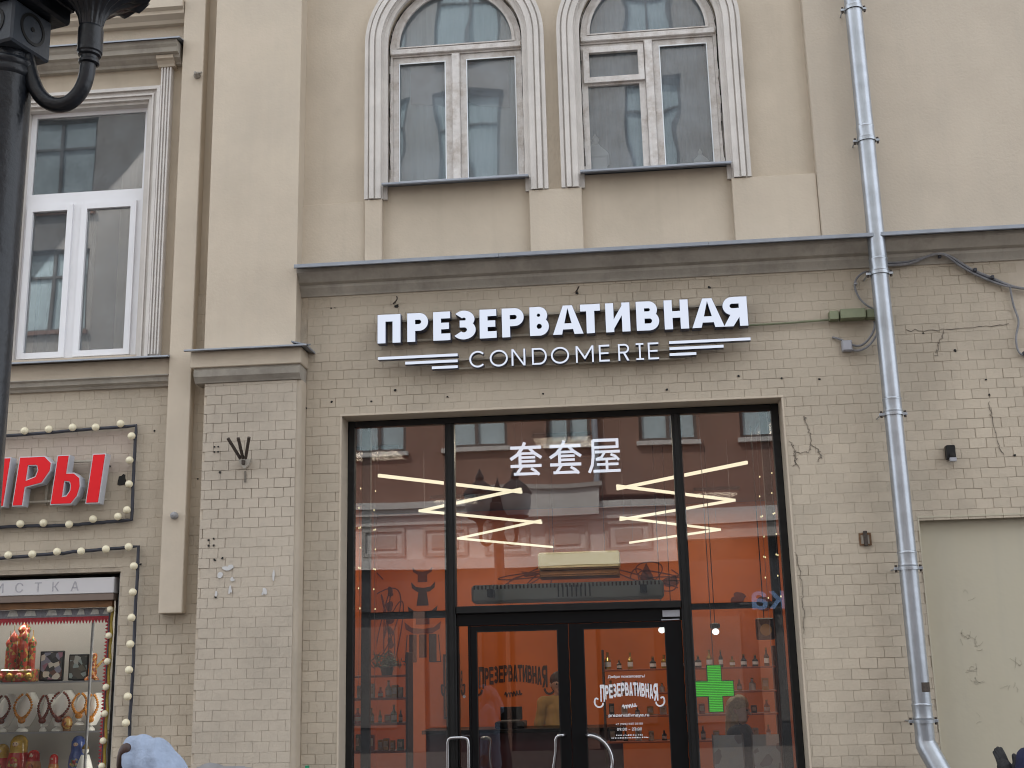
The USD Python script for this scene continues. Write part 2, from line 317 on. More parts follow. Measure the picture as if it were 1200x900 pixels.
# brick paint in three tones; the joined rest varies per brick
def brick_paint(name, col, island=False):
    col = np.array(col)
    nodes = {'g': ('geometry', {}), 'n': ('noise_texture', {'scale': 1.6, 'detail': 7.0, 'roughness': 0.65}),
             'r': ('rgb_ramp', {'ramp': [(0.3, tuple(col * 0.84)), (0.5, tuple(col)), (0.7, tuple(col * 1.09))]}),
             'n2': ('noise_texture', {'scale': 11.0, 'detail': 6.0, 'roughness': 0.7}), 'r2': ('rgb_ramp', {'ramp': [(0.55, (0, 0, 0)), (0.8, (0.35, 0.35, 0.35))]}),
             'm2': ('mix', {'color2': (0.30, 0.26, 0.215)}),
             'bn': ('noise_texture', {'scale': 55.0, 'detail': 5.0, 'roughness': 0.65}), 'b': ('bump', {'strength': 0.45, 'distance': 0.008}),
             'p': ('principled_bsdf', {'roughness': 0.72})}
    links = [('g.position', 'n.vector'), ('n.fac', 'r.fac'), ('g.position', 'n2.vector'), ('n2.fac', 'r2.fac'), ('r2.color', 'm2.fac'), ('r.color', 'm2.color1'),
             ('g.position', 'bn.vector'), ('bn.fac', 'b.height'), ('b.normal', 'p.normal')]
    if island:
        nodes['ir'] = ('rgb_ramp', {'ramp': [(0, (0.93, 0.93, 0.93)), (1, (1.05, 1.04, 1.03))]}); nodes['im'] = ('mix', {'mix_type': 'multiply', 'fac': 1.0})
        links += [('g.random_per_island', 'ir.fac'), ('m2.color', 'im.color1'), ('ir.color', 'im.color2'), ('im.color', 'p.base_color')]
    else: links.append(('m2.color', 'p.base_color'))
    if name == 'brick_paint_mixed':
        nodes.update({'sx': ('separate_xyz', {}), 'na': ('noise_texture', {'scale': 4.0, 'detail': 4.0}), 'za': ('map_range', {'from_min': 3.24, 'from_max': 3.30, 'clamp': True}), 'zb': ('map_range', {'from_min': 3.62, 'from_max': 3.60, 'clamp': True}), 'xa': ('map_range', {'from_min': -3.86, 'from_max': -3.90, 'clamp': True}),
            'k1': ('math', {'math_type': 'multiply'}), 'k2': ('math', {'math_type': 'multiply'}), 'k3': ('math', {'math_type': 'multiply'}), 'pk': ('mix', {'color2': (0.46, 0.365, 0.32)})})
        links = [l for l in links if l[1] != 'p.base_color'] + [('g.position', 'sx.vector'), ('g.position', 'na.vector'), ('sx.z', 'za.value'), ('sx.z', 'zb.value'), ('sx.x', 'xa.value'), ('za.result', 'k1.value1'), ('zb.result', 'k1.value2'), ('k1.value', 'k2.value1'), ('xa.result', 'k2.value2'), ('k2.value', 'k3.value1'), ('na.fac', 'k3.value2'), ('k3.value', 'pk.fac'), ('im.color', 'pk.color1'), ('pk.color', 'p.base_color')]
    MAT[name] = usdkit.material(stage, '/World/Looks/' + name, nodes, links, surface='p.BSDF')
BC = (0.505, 0.432, 0.335)
for i, k in enumerate((0.95, 1.0, 1.04)): brick_paint(f'brick_paint_{"abc"[i]}', tuple(np.array(BC) * k))
brick_paint('brick_paint_mixed', BC, True)
brick_paint('brick_paint_pilaster', (0.515, 0.445, 0.357), True)
emit('sign_white', (0.80, 0.86, 1.0), 0.93)
emit('neon_white', (0.84, 0.88, 1.0), 1.12)
emit('led_warm', (1.0, 0.88, 0.62), 1.4)
emit('spot_white', (0.95, 1.0, 0.95), 2.0)
emit('cross_green', (0.06, 0.62, 0.03), 0.85)
emit('lamp_panel', (1.0, 0.72, 0.4), 2.0)
pane_mat('shop_glass', 1.95, (0.93, 0.94, 0.94), dust=0.012, wob=0.0015, wscale=0.9)
pane_mat('door_glass', 1.55, (0.93, 0.94, 0.94))
pane_mat('old_glass', 1.75, (0.93, 0.95, 0.96), wob=0.004, wscale=1.6, dust=0.12)
pane_mat('pvc_glass', 1.85, (0.93, 0.94, 0.94), dust=0.06, wob=0.001, wscale=1.2)
pane_mat('shelf_glass', 1.45, (0.95, 0.96, 0.955))

# ------------------------------------------------------------------ ground
def ground_sheet():
    xs = np.r_[-300, -60, np.linspace(-14, 14, 15), 60, 300]
    return B(-300, 300, -300, 300, -0.5, 0.0)
tag(add(None, 'ground', ground_sheet(), 'paving'), kind='structure')
pv = tag(add(None, 'pavement', B(-14, 14, -16, 0.6, 0.004, 0.008), 'paving_red'), kind='structure')

# ------------------------------------------------------------------ the building
bld = thing('brick_building', 'beige painted brick building with plaster upper storey, arched windows and zinc cornice', 'building')
TOP = 15.5
SHOP = (-2.19, 1.212, 3.655)          # opening left, right, top
DISP = (-5.75, -3.92, 2.50)
NICHE = (2.128, 3.6, 2.705)
low = sbox(-9, 0.0, 6.5, 4.72).difference(sbox(-9, 4.06, -3.4, 5))
low = low.difference(sbox(SHOP[0] - .012, -.1, SHOP[1] + .012, SHOP[2] + .012)).difference(sbox(DISP[0], .35, DISP[1], DISP[2])).difference(sbox(NICHE[0], -.1, NICHE[1], NICHE[2]))
wall = add(bld, 'brick_wall', EX(low, 0.0035, 0.42), 'mortar')
# bricks in header bond, each its own chamfered block, joints partly filled with paint
def fill(x0, x1, z0, z1, holes=(), px=0.124, pz=0.0745, zoff=0.0):
    out = []; r0 = int(math.floor((z0 - zoff) / pz))
    for r in range(r0, int((z1 - zoff) / pz) + 1):
        a, b = max(z0, zoff + r * pz), min(z1, zoff + (r + 1) * pz)
        if b - a < 0.02: continue
        iv = [(x0, x1)]
        for (h0, h1, g0, g1) in holes:
            if g0 < (a + b) / 2 < g1:
                nv = []
                for (s, e) in iv:
                    if h0 > s: nv.append((s, min(e, h0)))
                    if h1 < e: nv.append((max(s, h1), e))
                iv = [q for q in nv if q[1] - q[0] > 0.02]
        off = (0.5 * (r % 2) + 0.04 * math.sin(r * 2.1)) * px
        for (s, e) in iv:
            k = math.floor((s - off) / px); 
            while off + k * px < e:
                c, d = max(s, off + k * px), min(e, off + (k + 1) * px)
                if d - c > 0.022: out.append((c, d, a, b))
                k += 1
    return out
def brick_mesh(c, d, a, b, y=0.0, thick=0.012, rg=rng):
    f = float(meshkit.fbm(np.array([[c * 1.1, a * 1.3, y * 5 + 3.0]]), 3)[0])
    fillin = min(max((f - 0.40) * 7 + (0.75 if c < -3.3 and a > 2.9 else 0) + (.6 if 1.2 < c < 1.5 and a > 2.5 else 0) + (.35 if y < -.1 else 0), 0), 1)                    # 1: joint painted shut
    jv = 0.0021 * (1 - fillin) + 0.0003 * fillin; jh = 0.0013 * (1 - fillin) + 0.0002 * fillin
    jv *= rg.choice((0.25, 0.5, 0.8, 1.0, 1.35)); jh *= rg.choice((0.15, 0.4, 0.8, 1.2))
    yy = y + rg.uniform(-0.0016, 0.0012) * (1 - 0.6 * fillin)
    ch = 0.0016
    p = []
    ty = rg.uniform(-0.0008, 0.0008); tx = rg.uniform(-0.0008, 0.0008)
    q = [(c + jv, a + jh), (d - jv, a + jh + ty), (d - jv, b - jh), (c + jv + tx, b - jh)]
    cx, cz = (c + d) / 2, (a + b) / 2
    V = [(x, y + thick, z) for x, z in q] + [(x, yy + ch, z) for x, z in q] + [(x + ch * (1 if x < cx else -1), yy + rg.uniform(0, .0007), z + ch * (1 if z < cz else -1)) for x, z in q]
    F = []
    for L in (0, 4):
        for i in range(4):
            j = (i + 1) % 4; F += [(L + i, L + j, L + 4 + j), (L + i, L + 4 + j, L + 4 + i)]
    F += [(8, 9, 10), (8, 10, 11)]
    return trimesh.Trimesh(np.array(V), np.array(F), process=False)
holes = [(SHOP[0], SHOP[1], -1, SHOP[2]), (DISP[0], DISP[1], -1, DISP[2]), (NICHE[0], 9, -1, NICHE[2]), (-3.262, -2.47, -1, 9), (-9, -3.50, 4.0, 9)]
wb = [q for q in fill(-6.2, 3.6, 0.35, 4.70, holes)]
wb = [q for q in wb if not (q[0] > -3.6 and q[1] < -3.36 and q[2] > 2.2)]
def size_in_view(q):
    P = np.array([(q[0] + q[1]) / 2, 0, (q[2] + q[3]) / 2]) - EYE; d = P @ fw
    X, Y = 600 + FPX * (P @ rt2) / d, 450 - FPX * (P @ up2) / d
    inside = 0 < X < 1200 and 0 < Y < 893
    return (inside, (q[1] - q[0]) * (q[3] - q[2]) > 0.008, 1 / d)
hidden = lambda q: (1.90 < q[0] < 2.03) or (-1.95 < q[0] < 1.0 and 3.95 < q[2] < 4.45)
wb = [q for q in wb if not (q[0] > 2.94 and q[2] > 3.86)]
add(wall, 'recessed_render', B(2.955, 3.6, .0012, .02, 3.86, 4.64), 'plaster_right')
wb.sort(key=lambda q: (not hidden(q),) + size_in_view(q), reverse=False)
order = sorted(wb, key=lambda q: size_in_view(q)[:2] + (not hidden(q), size_in_view(q)[2]), reverse=True)
for q in order[:300]:
    add(wall, 'brick', brick_mesh(*q), 'brick_paint_' + 'abbc'[rng.randrange(4)])
add(wall, 'painted_bricks', [brick_mesh(*q) for q in order[300:]], 'brick_paint_mixed', kind='stuff')

add(bld, 'rear_wall', [B(-9, 6.5, 9.2, 9.5, 0, TOP), B(-9, -8.7, .42, 9.2, 0, TOP), B(6.2, 6.5, .42, 9.2, 0, TOP)], 'plaster')
add(bld, 'roof', B(-9, 6.5, -.3, 9.5, TOP, TOP + .2), 'flashing')
# upper storey wall with window openings
def arch(cx, hw, z0, zs, grow=0.0, bottom=0.0):
    h = hw + grow
    pts = [(cx - h, z0 - bottom), (cx + h, z0 - bottom)] + [(cx + h * math.cos(t), zs + h * math.sin(t)) for t in np.linspace(0, math.pi, 41)]
    return Polygon(pts)
ZS = 6.83
W1, W2 = (-1.258, 0.575), (0.352, 0.575)
upw = sbox(-9, 4.72, 1.605, TOP)
for cx, hw in (W1, W2): upw = upw.difference(arch(cx, hw, 5.555, ZS))
upw = upw.difference(sbox(-4.985, 4.24, -3.875, 6.56))
upl = sbox(-9, 4.0, -3.34, 4.72).difference(sbox(-4.985, 4.24, -3.875, 5.0))
add(bld, 'upper_wall', [EX(upw, 0.02, 0.42), EX(upl, 0.021, 0.42)], 'plaster')
add(bld, 'projecting_wall', RB(1.605, 6.5, -0.05, 0.42, 4.74, TOP, 0.006), 'plaster_right')
for x0, x1 in ((-2.006, -1.862), (-0.664, -0.24), (0.945, 1.603)):
    add(bld, 'plaster_block', RB(x0, x1, -0.03, 0.03, 4.86, 5.435, 0.004), 'plaster_clean')
add(bld, 'plaster_block', RB(-2.53, -2.009, -0.006, 0.03, 4.86, 5.43, 0.003), 'plaster')
# string cornice above the shop: moulded plaster with a zinc flashing
for x0, x1 in ((-2.528, 6.5),):
    add(bld, 'cornice', profile_x([(0.05, 4.640), (-0.012, 4.640), (-0.02, 4.665), (-0.05, 4.70), (-0.055, 4.722), (-0.09, 4.735), (-0.125, 4.775), (-0.15, 4.80), (-0.155, 4.832), (0.05, 4.832)], x0, x1), 'plaster_dirty', 25)
fl = [(-0.215, 4.824), (-0.205, 4.818), (-0.203, 4.838), (0.03, 4.866), (0.03, 4.876), (-0.212, 4.850)]
xs = [-2.532, -0.9, 0.72, 1.99, 3.6, 6.5]
for a, b in zip(xs[:-1], xs[1:]):
    add(bld, 'cornice_flashing', profile_x([(y - rng.uniform(0, .004), z + rng.uniform(-.002, .002)) for y, z in fl], a + .001, b - .001), 'flashing')
# pilaster
pil = add(bld, 'pilaster', [EX(sbox(-3.262, 4.18, -2.526, TOP), -0.15, 0.03)], 'plaster_clean')
add(pil, 'pilaster_cap', [RB(-3.352, -2.462, -0.205, 0.02, 4.045, 4.178, .006)], 'plaster_clean')
add(pil, 'cap_moulding', [profile_x([(0.0, 3.93), (-0.158, 3.93), (-0.165, 3.945), (-0.19, 3.975), (-0.196, 4.02), (-0.185, 4.032), (-0.185, 4.0449), (0, 4.0449)], -3.325, -2.478)], 'plaster_dirty', 25)
add(pil, 'cap_flashing', profile_x([(-0.265, 4.170), (-0.262, 4.182), (-0.14, 4.214), (-0.14, 4.204), (-0.25, 4.166)], -3.385, -2.405), 'flashing')
add(pil, 'cap_flashing', EX(Polygon([(-2.53, 4.204), (-2.405, 4.166), (-2.405, 4.181), (-2.53, 4.214)]), -0.258, 0.02), 'flashing')
# lower pilaster, brick front with rounded right edge
rad = 0.045
foot = Polygon([(-3.25, 0.02), (-3.25, -0.142), (-2.475 - rad, -0.142)] + [(-2.475 - rad + rad * math.sin(t), -0.142 + rad - rad * math.cos(t)) for t in np.linspace(0, math.pi / 2, 8)] + [(-2.475, 0.02)])
shaft = add(pil, 'pilaster_shaft', EZ(foot, 0.0, 3.93), 'plaster_clean', 30)
pb = fill(-3.247, -2.475 - rad + .012, 0.35, 3.925, zoff=0.03)
add(pil, 'pilaster_bricks', [brick_mesh(*q, y=-0.150, thick=.012) for q in pb], 'brick_paint_pilaster', kind='stuff')
# smears and marks on the pilaster
def blob(cx, cz, rx, rz, seed, n=26):
    r = np.random.default_rng(seed); t = np.linspace(0, 2 * math.pi, n, endpoint=False)
    k = 1 + 0.28 * np.interp(np.arange(n), np.arange(0, n + 4, 4)[: n // 4 + 2], np.r_[r.normal(size=n // 4 + 1), 0])
    return Polygon(np.c_[cx + rx * k * np.cos(t), cz + rz * k * np.sin(t)]).buffer(0)
add(bld, 'paint_patch', EX(unary_union([blob(-3.03, 1.03, .19, .05, 3), sbox(-3.20, .9, -2.84, 1.055)]), -0.1565, -0.1545), 'patch_grey', label='grey paint patch low on the brick pilaster')
for i, (x, z, a, b) in enumerate([(-3.07, 2.43, .02, .02), (-3.01, 2.485, .035, .022), (-2.99, 2.33, .012, .04), (-2.73, 2.3, .02, .03), (-2.66, 2.42, .008, .045), (-3.1, 2.3, .01, .02), (-2.97, 2.4, .015, .014)]):
    add(bld, 'paint_smear', EX(blob(x, z, a, b, 20 + i), -0.1562, -0.1545), 'patch_white')
# boxed duct strip beside the pilaster
add(bld, 'boxed_duct', [RB(-3.572, -3.385, -0.085, 0.02, 2.165, TOP, .005)], 'plaster_clean')
kn = add(bld, 'wall_stub', [lathe([(0, 0), (.028, 0), (.03, .02), (.02, .05), (0, .06)], 12)], 'patch_grey')
def place_stub(p, x, y, z):
    g = UsdGeom.Xformable(p); g.AddTranslateOp().Set(Gf.Vec3d(x, y, z)); g.AddRotateXOp().Set(90.0)
place_stub(kn, -3.47, -0.085, 2.905)
k2 = add(bld, 'wall_stub', [lathe([(0, 0), (.03, 0), (.032, .012), (.018, .035), (.012, .06), (0, .062)], 12), cyl((0, 0, .03), (.05, .01, .035), .008)], 'plaster_dirty'); place_stub(k2, -3.432, -0.085, 6.62)
# shop opening lining
L0, L1, LT = SHOP
rev = add(bld, 'opening_reveal', [RB(L0 - .0115, L0 + .006, -0.003, 0.24, 0.0, LT, .003), RB(L1 - .006, L1 + .0115, -0.003, 0.24, 0.0, LT, .003), RB(L0 - .0115, L1 + .0115, -0.0045, 0.24, LT - .006, LT + .0115, .003)], 'plaster_clean')
add(bld, 'niche_panel', [EX(sbox(NICHE[0] - .02, 0, NICHE[1], NICHE[2] + .02), 0.055, 0.1)], 'niche_paint')
add(bld, 'niche_reveal', [B(NICHE[0] - .008, NICHE[0] + .002, -0.002, .054, 0, NICHE[2]), B(NICHE[0] - .008, NICHE[1], -0.003, .054, NICHE[2] - .003, NICHE[2] + .010)], 'niche_paint')
# faint scratched marks on the niche panel
scr = []
for sx, sz, k_ in ((2.42, 2.13, 2), (2.39, 1.86, 5), (2.44, 1.80, 4), (2.41, 1.60, 5), (2.47, 1.52, 3), (2.70, 1.66, 3), (2.62, 1.50, 4), (2.39, 1.27, 2), (2.72, 1.31, 3)):
    for q in range(k_):
        a_, l_ = nrg.uniform(0, 3.14), nrg.uniform(.03, .09); cx_, cz_ = sx + nrg.normal(0, .03), sz + nrg.normal(0, .035); b_ = nrg.normal(0, .012)
        scr.append([(cx_ - l_ / 2 * math.cos(a_), cz_ - l_ / 2 * math.sin(a_)), (cx_ - b_ * math.sin(a_), cz_ + b_ * math.cos(a_)), (cx_ + l_ / 2 * math.cos(a_), cz_ + l_ / 2 * math.sin(a_))])
for s in scr: add(bld, 'scratch_mark', EX(unary_union([LineString(smoothpath(np.c_[np.array(s), np.zeros(len(s))], 24)[:, :2] + nrg.normal(0, .0012, (24, 2))).buffer(.0018)]), 0.0538, 0.056), 'scratch_grey')
# cracks, dark joints and old anchor holes
cracks = [[(1.36, 3.50), (1.39, 3.40), (1.40, 3.28), (1.37, 3.22), (1.33, 3.22), (1.30, 3.1)], [(1.40, 3.28), (1.46, 3.2), (1.44, 3.15)], [(1.25, 3.3), (1.28, 3.2), (1.26, 3.12)],
          [(2.18, 4.13), (2.50, 4.12), (2.93, 4.14)], [(2.45, 4.10), (2.40, 4.0), (2.38, 3.92)], [(2.72, 3.56), (2.74, 3.3), (2.78, 3.14)], [(1.22, 2.5), (1.25, 2.2), (1.235, 1.9)]]
for i, c in enumerate(cracks):
    c = smoothpath(np.c_[np.array(c), np.zeros(len(c))], 8 * len(c))[:, :2]; c = c + nrg.normal(0, 0.006, c.shape)
    add(wall, 'crack', EX(unary_union([LineString(c[k:k + 2]).buffer(rng.uniform(.0008, .0026)) for k in range(len(c) - 1)]), -0.0035, -0.001), 'crack_dark')
hl = [(-1.75, 4.53, .02), (-2.28, 4.54, .009), (-2.25, 4.54, .007), (-2.28, 4.49, .009), (-0.31, 4.56, .014), (0.72, 4.55, .018), (-1.76, 3.84, .014), (-2.3, 3.74, .012), (-2.27, 3.77, .012), (-2.55 + .08, 3.73, .01), (-1.35, 3.77, .014), (-0.9, 3.78, .012), (-0.6, 3.76, .01), (0.9, 3.83, .014), (1.22, 3.8, .012), (1.35, 3.82, .010), (1.5, 3.78, .014), (2.3, 4.1 + .0, .01), (2.52, 3.95, .016), (2.55, 3.7, .012), (2.72, 3.72, .012), (2.73, 3.6, .01), (2.86, 3.14, .012), (-3.65, 3.85, .014), (-3.7, 3.6, .009), (-3.76, 2.55, .01), (-3.42 + .09, 3.2, .01), (-4.3, 3.32, .007), (-4.05, 3.33, .009), (0.35, 3.75, .012), (-1.95, 3.76, .01)]
for x, z, r in hl[::2] + hl[1::4]: add(wall, 'anchor_hole', EX(blob(x, z, r * .72, r * .65, int(x * 1000) % 997), -0.0040, -0.0005), 'hole_dark')
for cx, cz in ((-3.20, 3.42), (-3.17, 3.42), (-3.2, 3.38), (-3.17, 3.38)) : add(pil, 'anchor_hole', EX(Point(cx + .05, cz).buffer(.007), -0.1555, -0.153), 'hole_dark')
for cx, cz in ((-3.17, 2.66), (-3.13, 2.66), (-3.17, 2.70), (-3.13, 2.71), (-3.1, 3.22), (-3.1, 2.27), (-3.12, 2.55), (-3.06, 2.56)): add(pil, 'anchor_hole', EX(blob(cx, cz, .009, .008, int(cz * 977)), -0.1555, -0.153), 'hole_dark')
for x, z, s in ((-1.76, 4.56, .7), (-0.31, 4.58, .4)):
    add(wall, 'bent_hook', tube(smoothpath([(x, .0, z), (x - .01 * s, -.03, z - .015), (x + .03 * s, -.045, z + .01 * s), (x + .02, -.05, z + .05 * s)], 10), .006, 6), 'dark_rust')
# broken hole in the brick by the red sign
add(wall, 'broken_hole', EX(Polygon([(-3.982, 3.178), (-3.96, 3.172), (-3.92, 3.178), (-3.913, 3.21), (-3.922, 3.235), (-3.920, 3.256), (-3.938, 3.262), (-3.952, 3.247), (-3.972, 3.244), (-3.978, 3.21)]), -0.004, 0.0), 'hole_dark')

# ---- arched windows
def box_frame(x0, x1, z0, z1, w, wt=None, wb_=None):
    return sbox(x0, z0, x1, z1).difference(sbox(x0 + w, z0 + (wb_ or w), x1 - w, z1 - (wt or w)))
def arched_window(cx, gl, gr, zsill, vent, label):
    zb = 5.44
    # stepped moulded surround
    ring = lambda a, b: arch(cx, a, zb, ZS).difference(arch(cx, b, zb - 1, ZS))
    prof = [(.752, .722, -.035), (.722, .708, -.022), (.708, .672, -.048), (.672, .660, -.030), (.660, .615, -.040), (.615, .600, -.016), (.600, .566, -.006)]
    w = add(bld, 'arched_window', [EX(ring(a, b - .0005), y, 0.03) for a, b, y in prof], 'moulding_paint', label=label)
    # timber frame, transom and sashes
    zt0, zt1 = 6.745, 6.822
    hw = .5655
    outer = arch(cx, hw, zsill, ZS)
    fan = arch(cx, hw - .075, zt1, ZS + .006, 0).intersection(sbox(cx - 2, zt1, cx + 2, 9))
    openl = sbox(gl - .05, zsill + .01, cx - .035, zt0); openr = sbox(cx + .035, zsill + .01, gr + .05, zt0)
    fr = outer.difference(fan).difference(openl).difference(openr)
    f = add(w, 'frame', [EX(fr, 0.075, 0.16), RB(cx - hw + .01, cx + hw - .01, .052, .09, zt1 - .062, zt1 - .012, .006), RB(cx - .034, cx + .034, .06, .1, zsill, zt0 + .002, .006)], 'old_white')
    add(w, 'fanlight_bead', EX(fan.buffer(.012).difference(fan.buffer(-.012)).intersection(sbox(-9, zt1 + .003, 9, 9)), 0.066, 0.085), 'old_white')
    add(w, 'fanlight_pane', EX(fan.buffer(.02), 0.108, 0.112), 'old_glass')
    for k, (a, b) in enumerate(((gl - .048, cx - .037), (cx + .037, gr + .048))):
        za, zc = zsill + .012, zt0 - .003
        if vent and k == 0:
            zm = 6.40
            add(w, 'sash', EX(box_frame(a, b, za, zc, .05).union(sbox(a, zm - .03, b, zm + .012)), .088, .13), 'old_white')
            add(w, 'vent_sash', EX(box_frame(a + .02, b - .004, zm - .012, zc - .035, .048), .062, .1), 'old_white')
            add(w, 'pane', B(a + .05, b - .05, .106, .110, zm + .02, zc - .06), 'old_glass')
            add(w, 'pane', B(a + .04, b - .04, .111, .115, za + .03, zm - .02), 'old_glass')
        else:
            add(w, 'sash', EX(box_frame(a, b, za, zc, .05), .088, .13), 'old_white')
            add(w, 'pane', B(a + .04, b - .04, .108, .112, za + .03, zc - .03), 'old_glass')
        add(w, 'glazing_bead', EX(box_frame(a + .05, b - .05, za + .05, zc - .05, .008), .084, .09), 'ceramic') if not (vent and k == 0) else None
    # paint cracks along the frame joint
    for sx in (-1, 1):
        pts = [(cx + sx * (hw - .004 + rng.uniform(-.004, .004)), z) for z in np.linspace(zsill + .1, ZS, 16)] + [(cx + sx * (hw - .006) * math.cos(t), ZS + (hw - .006) * math.sin(t)) for t in np.linspace(.1, 1.1, 9)]
        add(w, 'joint_gap', EX(unary_union([LineString(pts[i:i + 2]).buffer(rng.uniform(.0012, .0052)) for i in range(len(pts) - 1)]), .0735, .078), 'hole_dark')
    s = profile_x([(-0.095, zsill - .022), (-0.09, zsill - .03), (-0.082, zsill - .026), (-0.075, zsill - .012), (0.09, zsill + .012), (0.09, zsill + .018), (-0.09, zsill - .006)], cx - .597, cx + .597)
    add(w, 'sill', s, 'flashing')
    # room behind
    bx = trimesh.util.concatenate([B(cx - .9, cx + .9, 1.9, 1.95, 5.2, 7.8), B(cx - .9, cx - .85, .43, 1.9, 5.2, 7.8), B(cx + .85, cx + .9, .43, 1.9, 5.2, 7.8), B(cx - .9, cx + .9, .43, 1.9, 7.75, 7.8), B(cx - .9, cx + .9, .43, 1.9, 5.2, 5.25)])
    add(w, 'room', bx, 'room_dark')
    return w
def drape(x0, x1, z0, z1, y, amp=.02, waves=9, seed=0):
    n = 90; xs_ = np.linspace(x0, x1, n); ph = np.random.default_rng(seed).uniform(0, 6, 3)
    V, F = [], []
    zs_ = np.linspace(z0, z1, 10)
    for z in zs_:
        k = (z - z0) / (z1 - z0)
        for x in xs_:
            u = (x - x0) / (x1 - x0); V.append((x, y + amp * (math.sin(u * waves * 6.28 + ph[0] + k * .8) + .5 * math.sin(u * waves * 14 + ph[1])), z))
    for i in range(9):
        for j in range(n - 1): a = i * n + j; F += [(a, a + 1, a + n + 1), (a, a + n + 1, a + n)]
    return trimesh.Trimesh(np.array(V), np.array(F), process=False)
w1 = arched_window(-1.258, -1.745, -0.752, 5.556, False, 'arched window with two equal casements and a blue curtain')
add(w1, 'curtain', drape(-1.84, -.675, 5.5, 7.4, .20, .012, 8, 1), 'curtain_blue')
add(w1, 'blind', EX(Polygon([(-1.66, 6.8), (-1.66, 6.36), (-1.42, 6.33), (-1.26, 6.29), (-1.2, 6.36), (-1.08, 6.3), (-.82, 6.27), (-.82, 6.8)]), .172, .180), 'blind_grey')
w2 = arched_window(0.352, -0.160, 0.836, 5.562, True, 'arched window with a small vent pane and white ceramics inside')
add(w2, 'curtain', drape(-.22, .34, 5.5, 7.4, .34, .018, 6, 2), 'curtain_slate')
add(w2, 'curtain', drape(.34, .93, 5.5, 7.4, .33, .018, 7, 3), 'curtain_slate')
def lantern_model(x, y, z, s, label):
    t = thing('ceramic_lantern', label, 'ornament', loc=(x, y, z))
    q = math.radians(45)
    def sq(prof):
        m = trimesh.creation.revolve(np.array(prof, float), sections=4); m.apply_transform(trimesh.transformations.rotation_matrix(q, (0, 0, 1))); m.vertices[:, :2] *= s * 1.2; m.vertices[:, 2] *= s; return m
    add(t, 'body', sq([(0, 0), (.06, 0), (.062, .01), (.058, .02), (.056, .10), (.064, .105), (0, .105)]), 'ceramic')
    add(t, 'roof', sq([(0, .105), (.068, .105), (.06, .125), (.03, .16), (.018, .175), (0, .175)]), 'ceramic')
    add(t, 'finial', lathe([(0, .175 * s), (.02 * s, .178 * s), (.012 * s, .19 * s), (.018 * s, .205 * s), (.006 * s, .225 * s), (0, .235 * s)], 12), 'ceramic', 30)
lantern_model(.735, .24, 5.575, 1.05, 'white house-shaped ceramic lantern at the casement of the vent-pane window')
lantern_model(-.12, .26, 5.575, 1.9, 'tall white ceramic lantern half hidden behind the vent-pane casement')
t = thing('small_bottle', 'small tan bottle standing inside the window beside the ceramic lantern', 'bottle', loc=(.44, .22, 5.575))
add(t, 'body', lathe([(0, 0), (.022, 0), (.024, .03), (.016, .055), (.012, .06), (0, .06)], 14), 'ochre_cloth', 30); add(t, 'cap', lathe([(0, .06), (.012, .06), (.012, .085), (0, .085)], 12), 'patch_white')

# ---- rectangular window on the left, white plastic frame, classical surround
rw = add(bld, 'rectangular_window', [EX(box_frame(-4.975, -3.885, 4.235, 6.475, .06).difference(sbox(-4.9, 4.2, -3.95, 4.235)), .09, .16), EX(sbox(-4.95, 5.605, -3.9, 5.71), .088, .158), EX(sbox(-4.535, 4.26, -4.455, 5.62), .087, .157), EX(sbox(-3.984, 4.262, -3.93, 5.61), .089, .156)], 'pvc_white', label='rectangular window in white plastic frame under a moulded crown')
for a, b in ((-4.935, -4.532), (-4.458, -3.978)):
    add(rw, 'sash', EX(box_frame(a, b, 4.262, 5.60, .05), .072, .12), 'pvc_white'); add(rw, 'pane', B(a + .04, b - .04, .098, .102, 4.3, 5.56), 'pvc_glass')
add(rw, 'pane', B(-4.93, -3.93, .104, .108, 5.70, 6.45), 'pvc_glass')
add(rw, 'shutter_box', B(-4.95, -3.95, .110, .17, 6.325, 6.47), 'blind_grey')
inner = lambda g: sbox(-4.985 - g, 4.2, -3.875 + g, 6.475 + g)
for a, b, y in ((.00, .030, -.012), (.030, .045, -.03), (.045, .075, -.02), (.075, .105, -.045)):
    add(rw, 'moulding', EX(inner(b - .0005).difference(inner(a)).intersection(sbox(-9, 4.2, 9, 9)), y, .06), 'moulding_paint')
add(rw, 'inner_reveal', EX(inner(.0).difference(inner(-.025)).intersection(sbox(-9, 4.24, 9, 9)), .02, .1), 'moulding_paint')
def jamb(x0, x1):
    g = [EX(sbox(x0, 4.2, x1, 6.745), -.03, .03)]
    w_ = (x1 - x0) / 7
    for k in range(4): g.append(EX(sbox(x0 + w_ * (2 * k), 4.22, x0 + w_ * (2 * k + .95), 6.742), -.045, -.029))
    add(rw, 'fluted_jamb', g, 'moulding_paint')
    add(rw, 'bracket', profile_x([(.02, 6.745), (-.05, 6.745), (-.055, 6.765), (-.075, 6.79), (-.10, 6.80), (-.10, 6.83), (.02, 6.83)], x0 - .03, x1 + .03), 'plaster_clean')
jamb(-3.768 + .0, -3.68); jamb(-5.18, -5.092)
add(rw, 'crown_cornice', [profile_x([(.03, 6.77), (-.03, 6.77), (-.035, 6.79), (-.08, 6.815), (-.09, 6.835), (-.13, 6.84), (-.135, 6.88), (-.155, 6.90), (-.165, 6.935), (.03, 6.935)], -5.32, -3.60)], 'plaster_dirty', 25)
add(rw, 'crown_flashing', [profile_x([(-.19, 6.93), (-.185, 6.945), (.02, 6.985), (.02, 6.975), (-.18, 6.936)], -5.36, -3.565)], 'flashing')
add(rw, 'apron', [EX(sbox(-9, 4.04, -3.577, 4.175), -.05, .02)], 'plaster_clean')
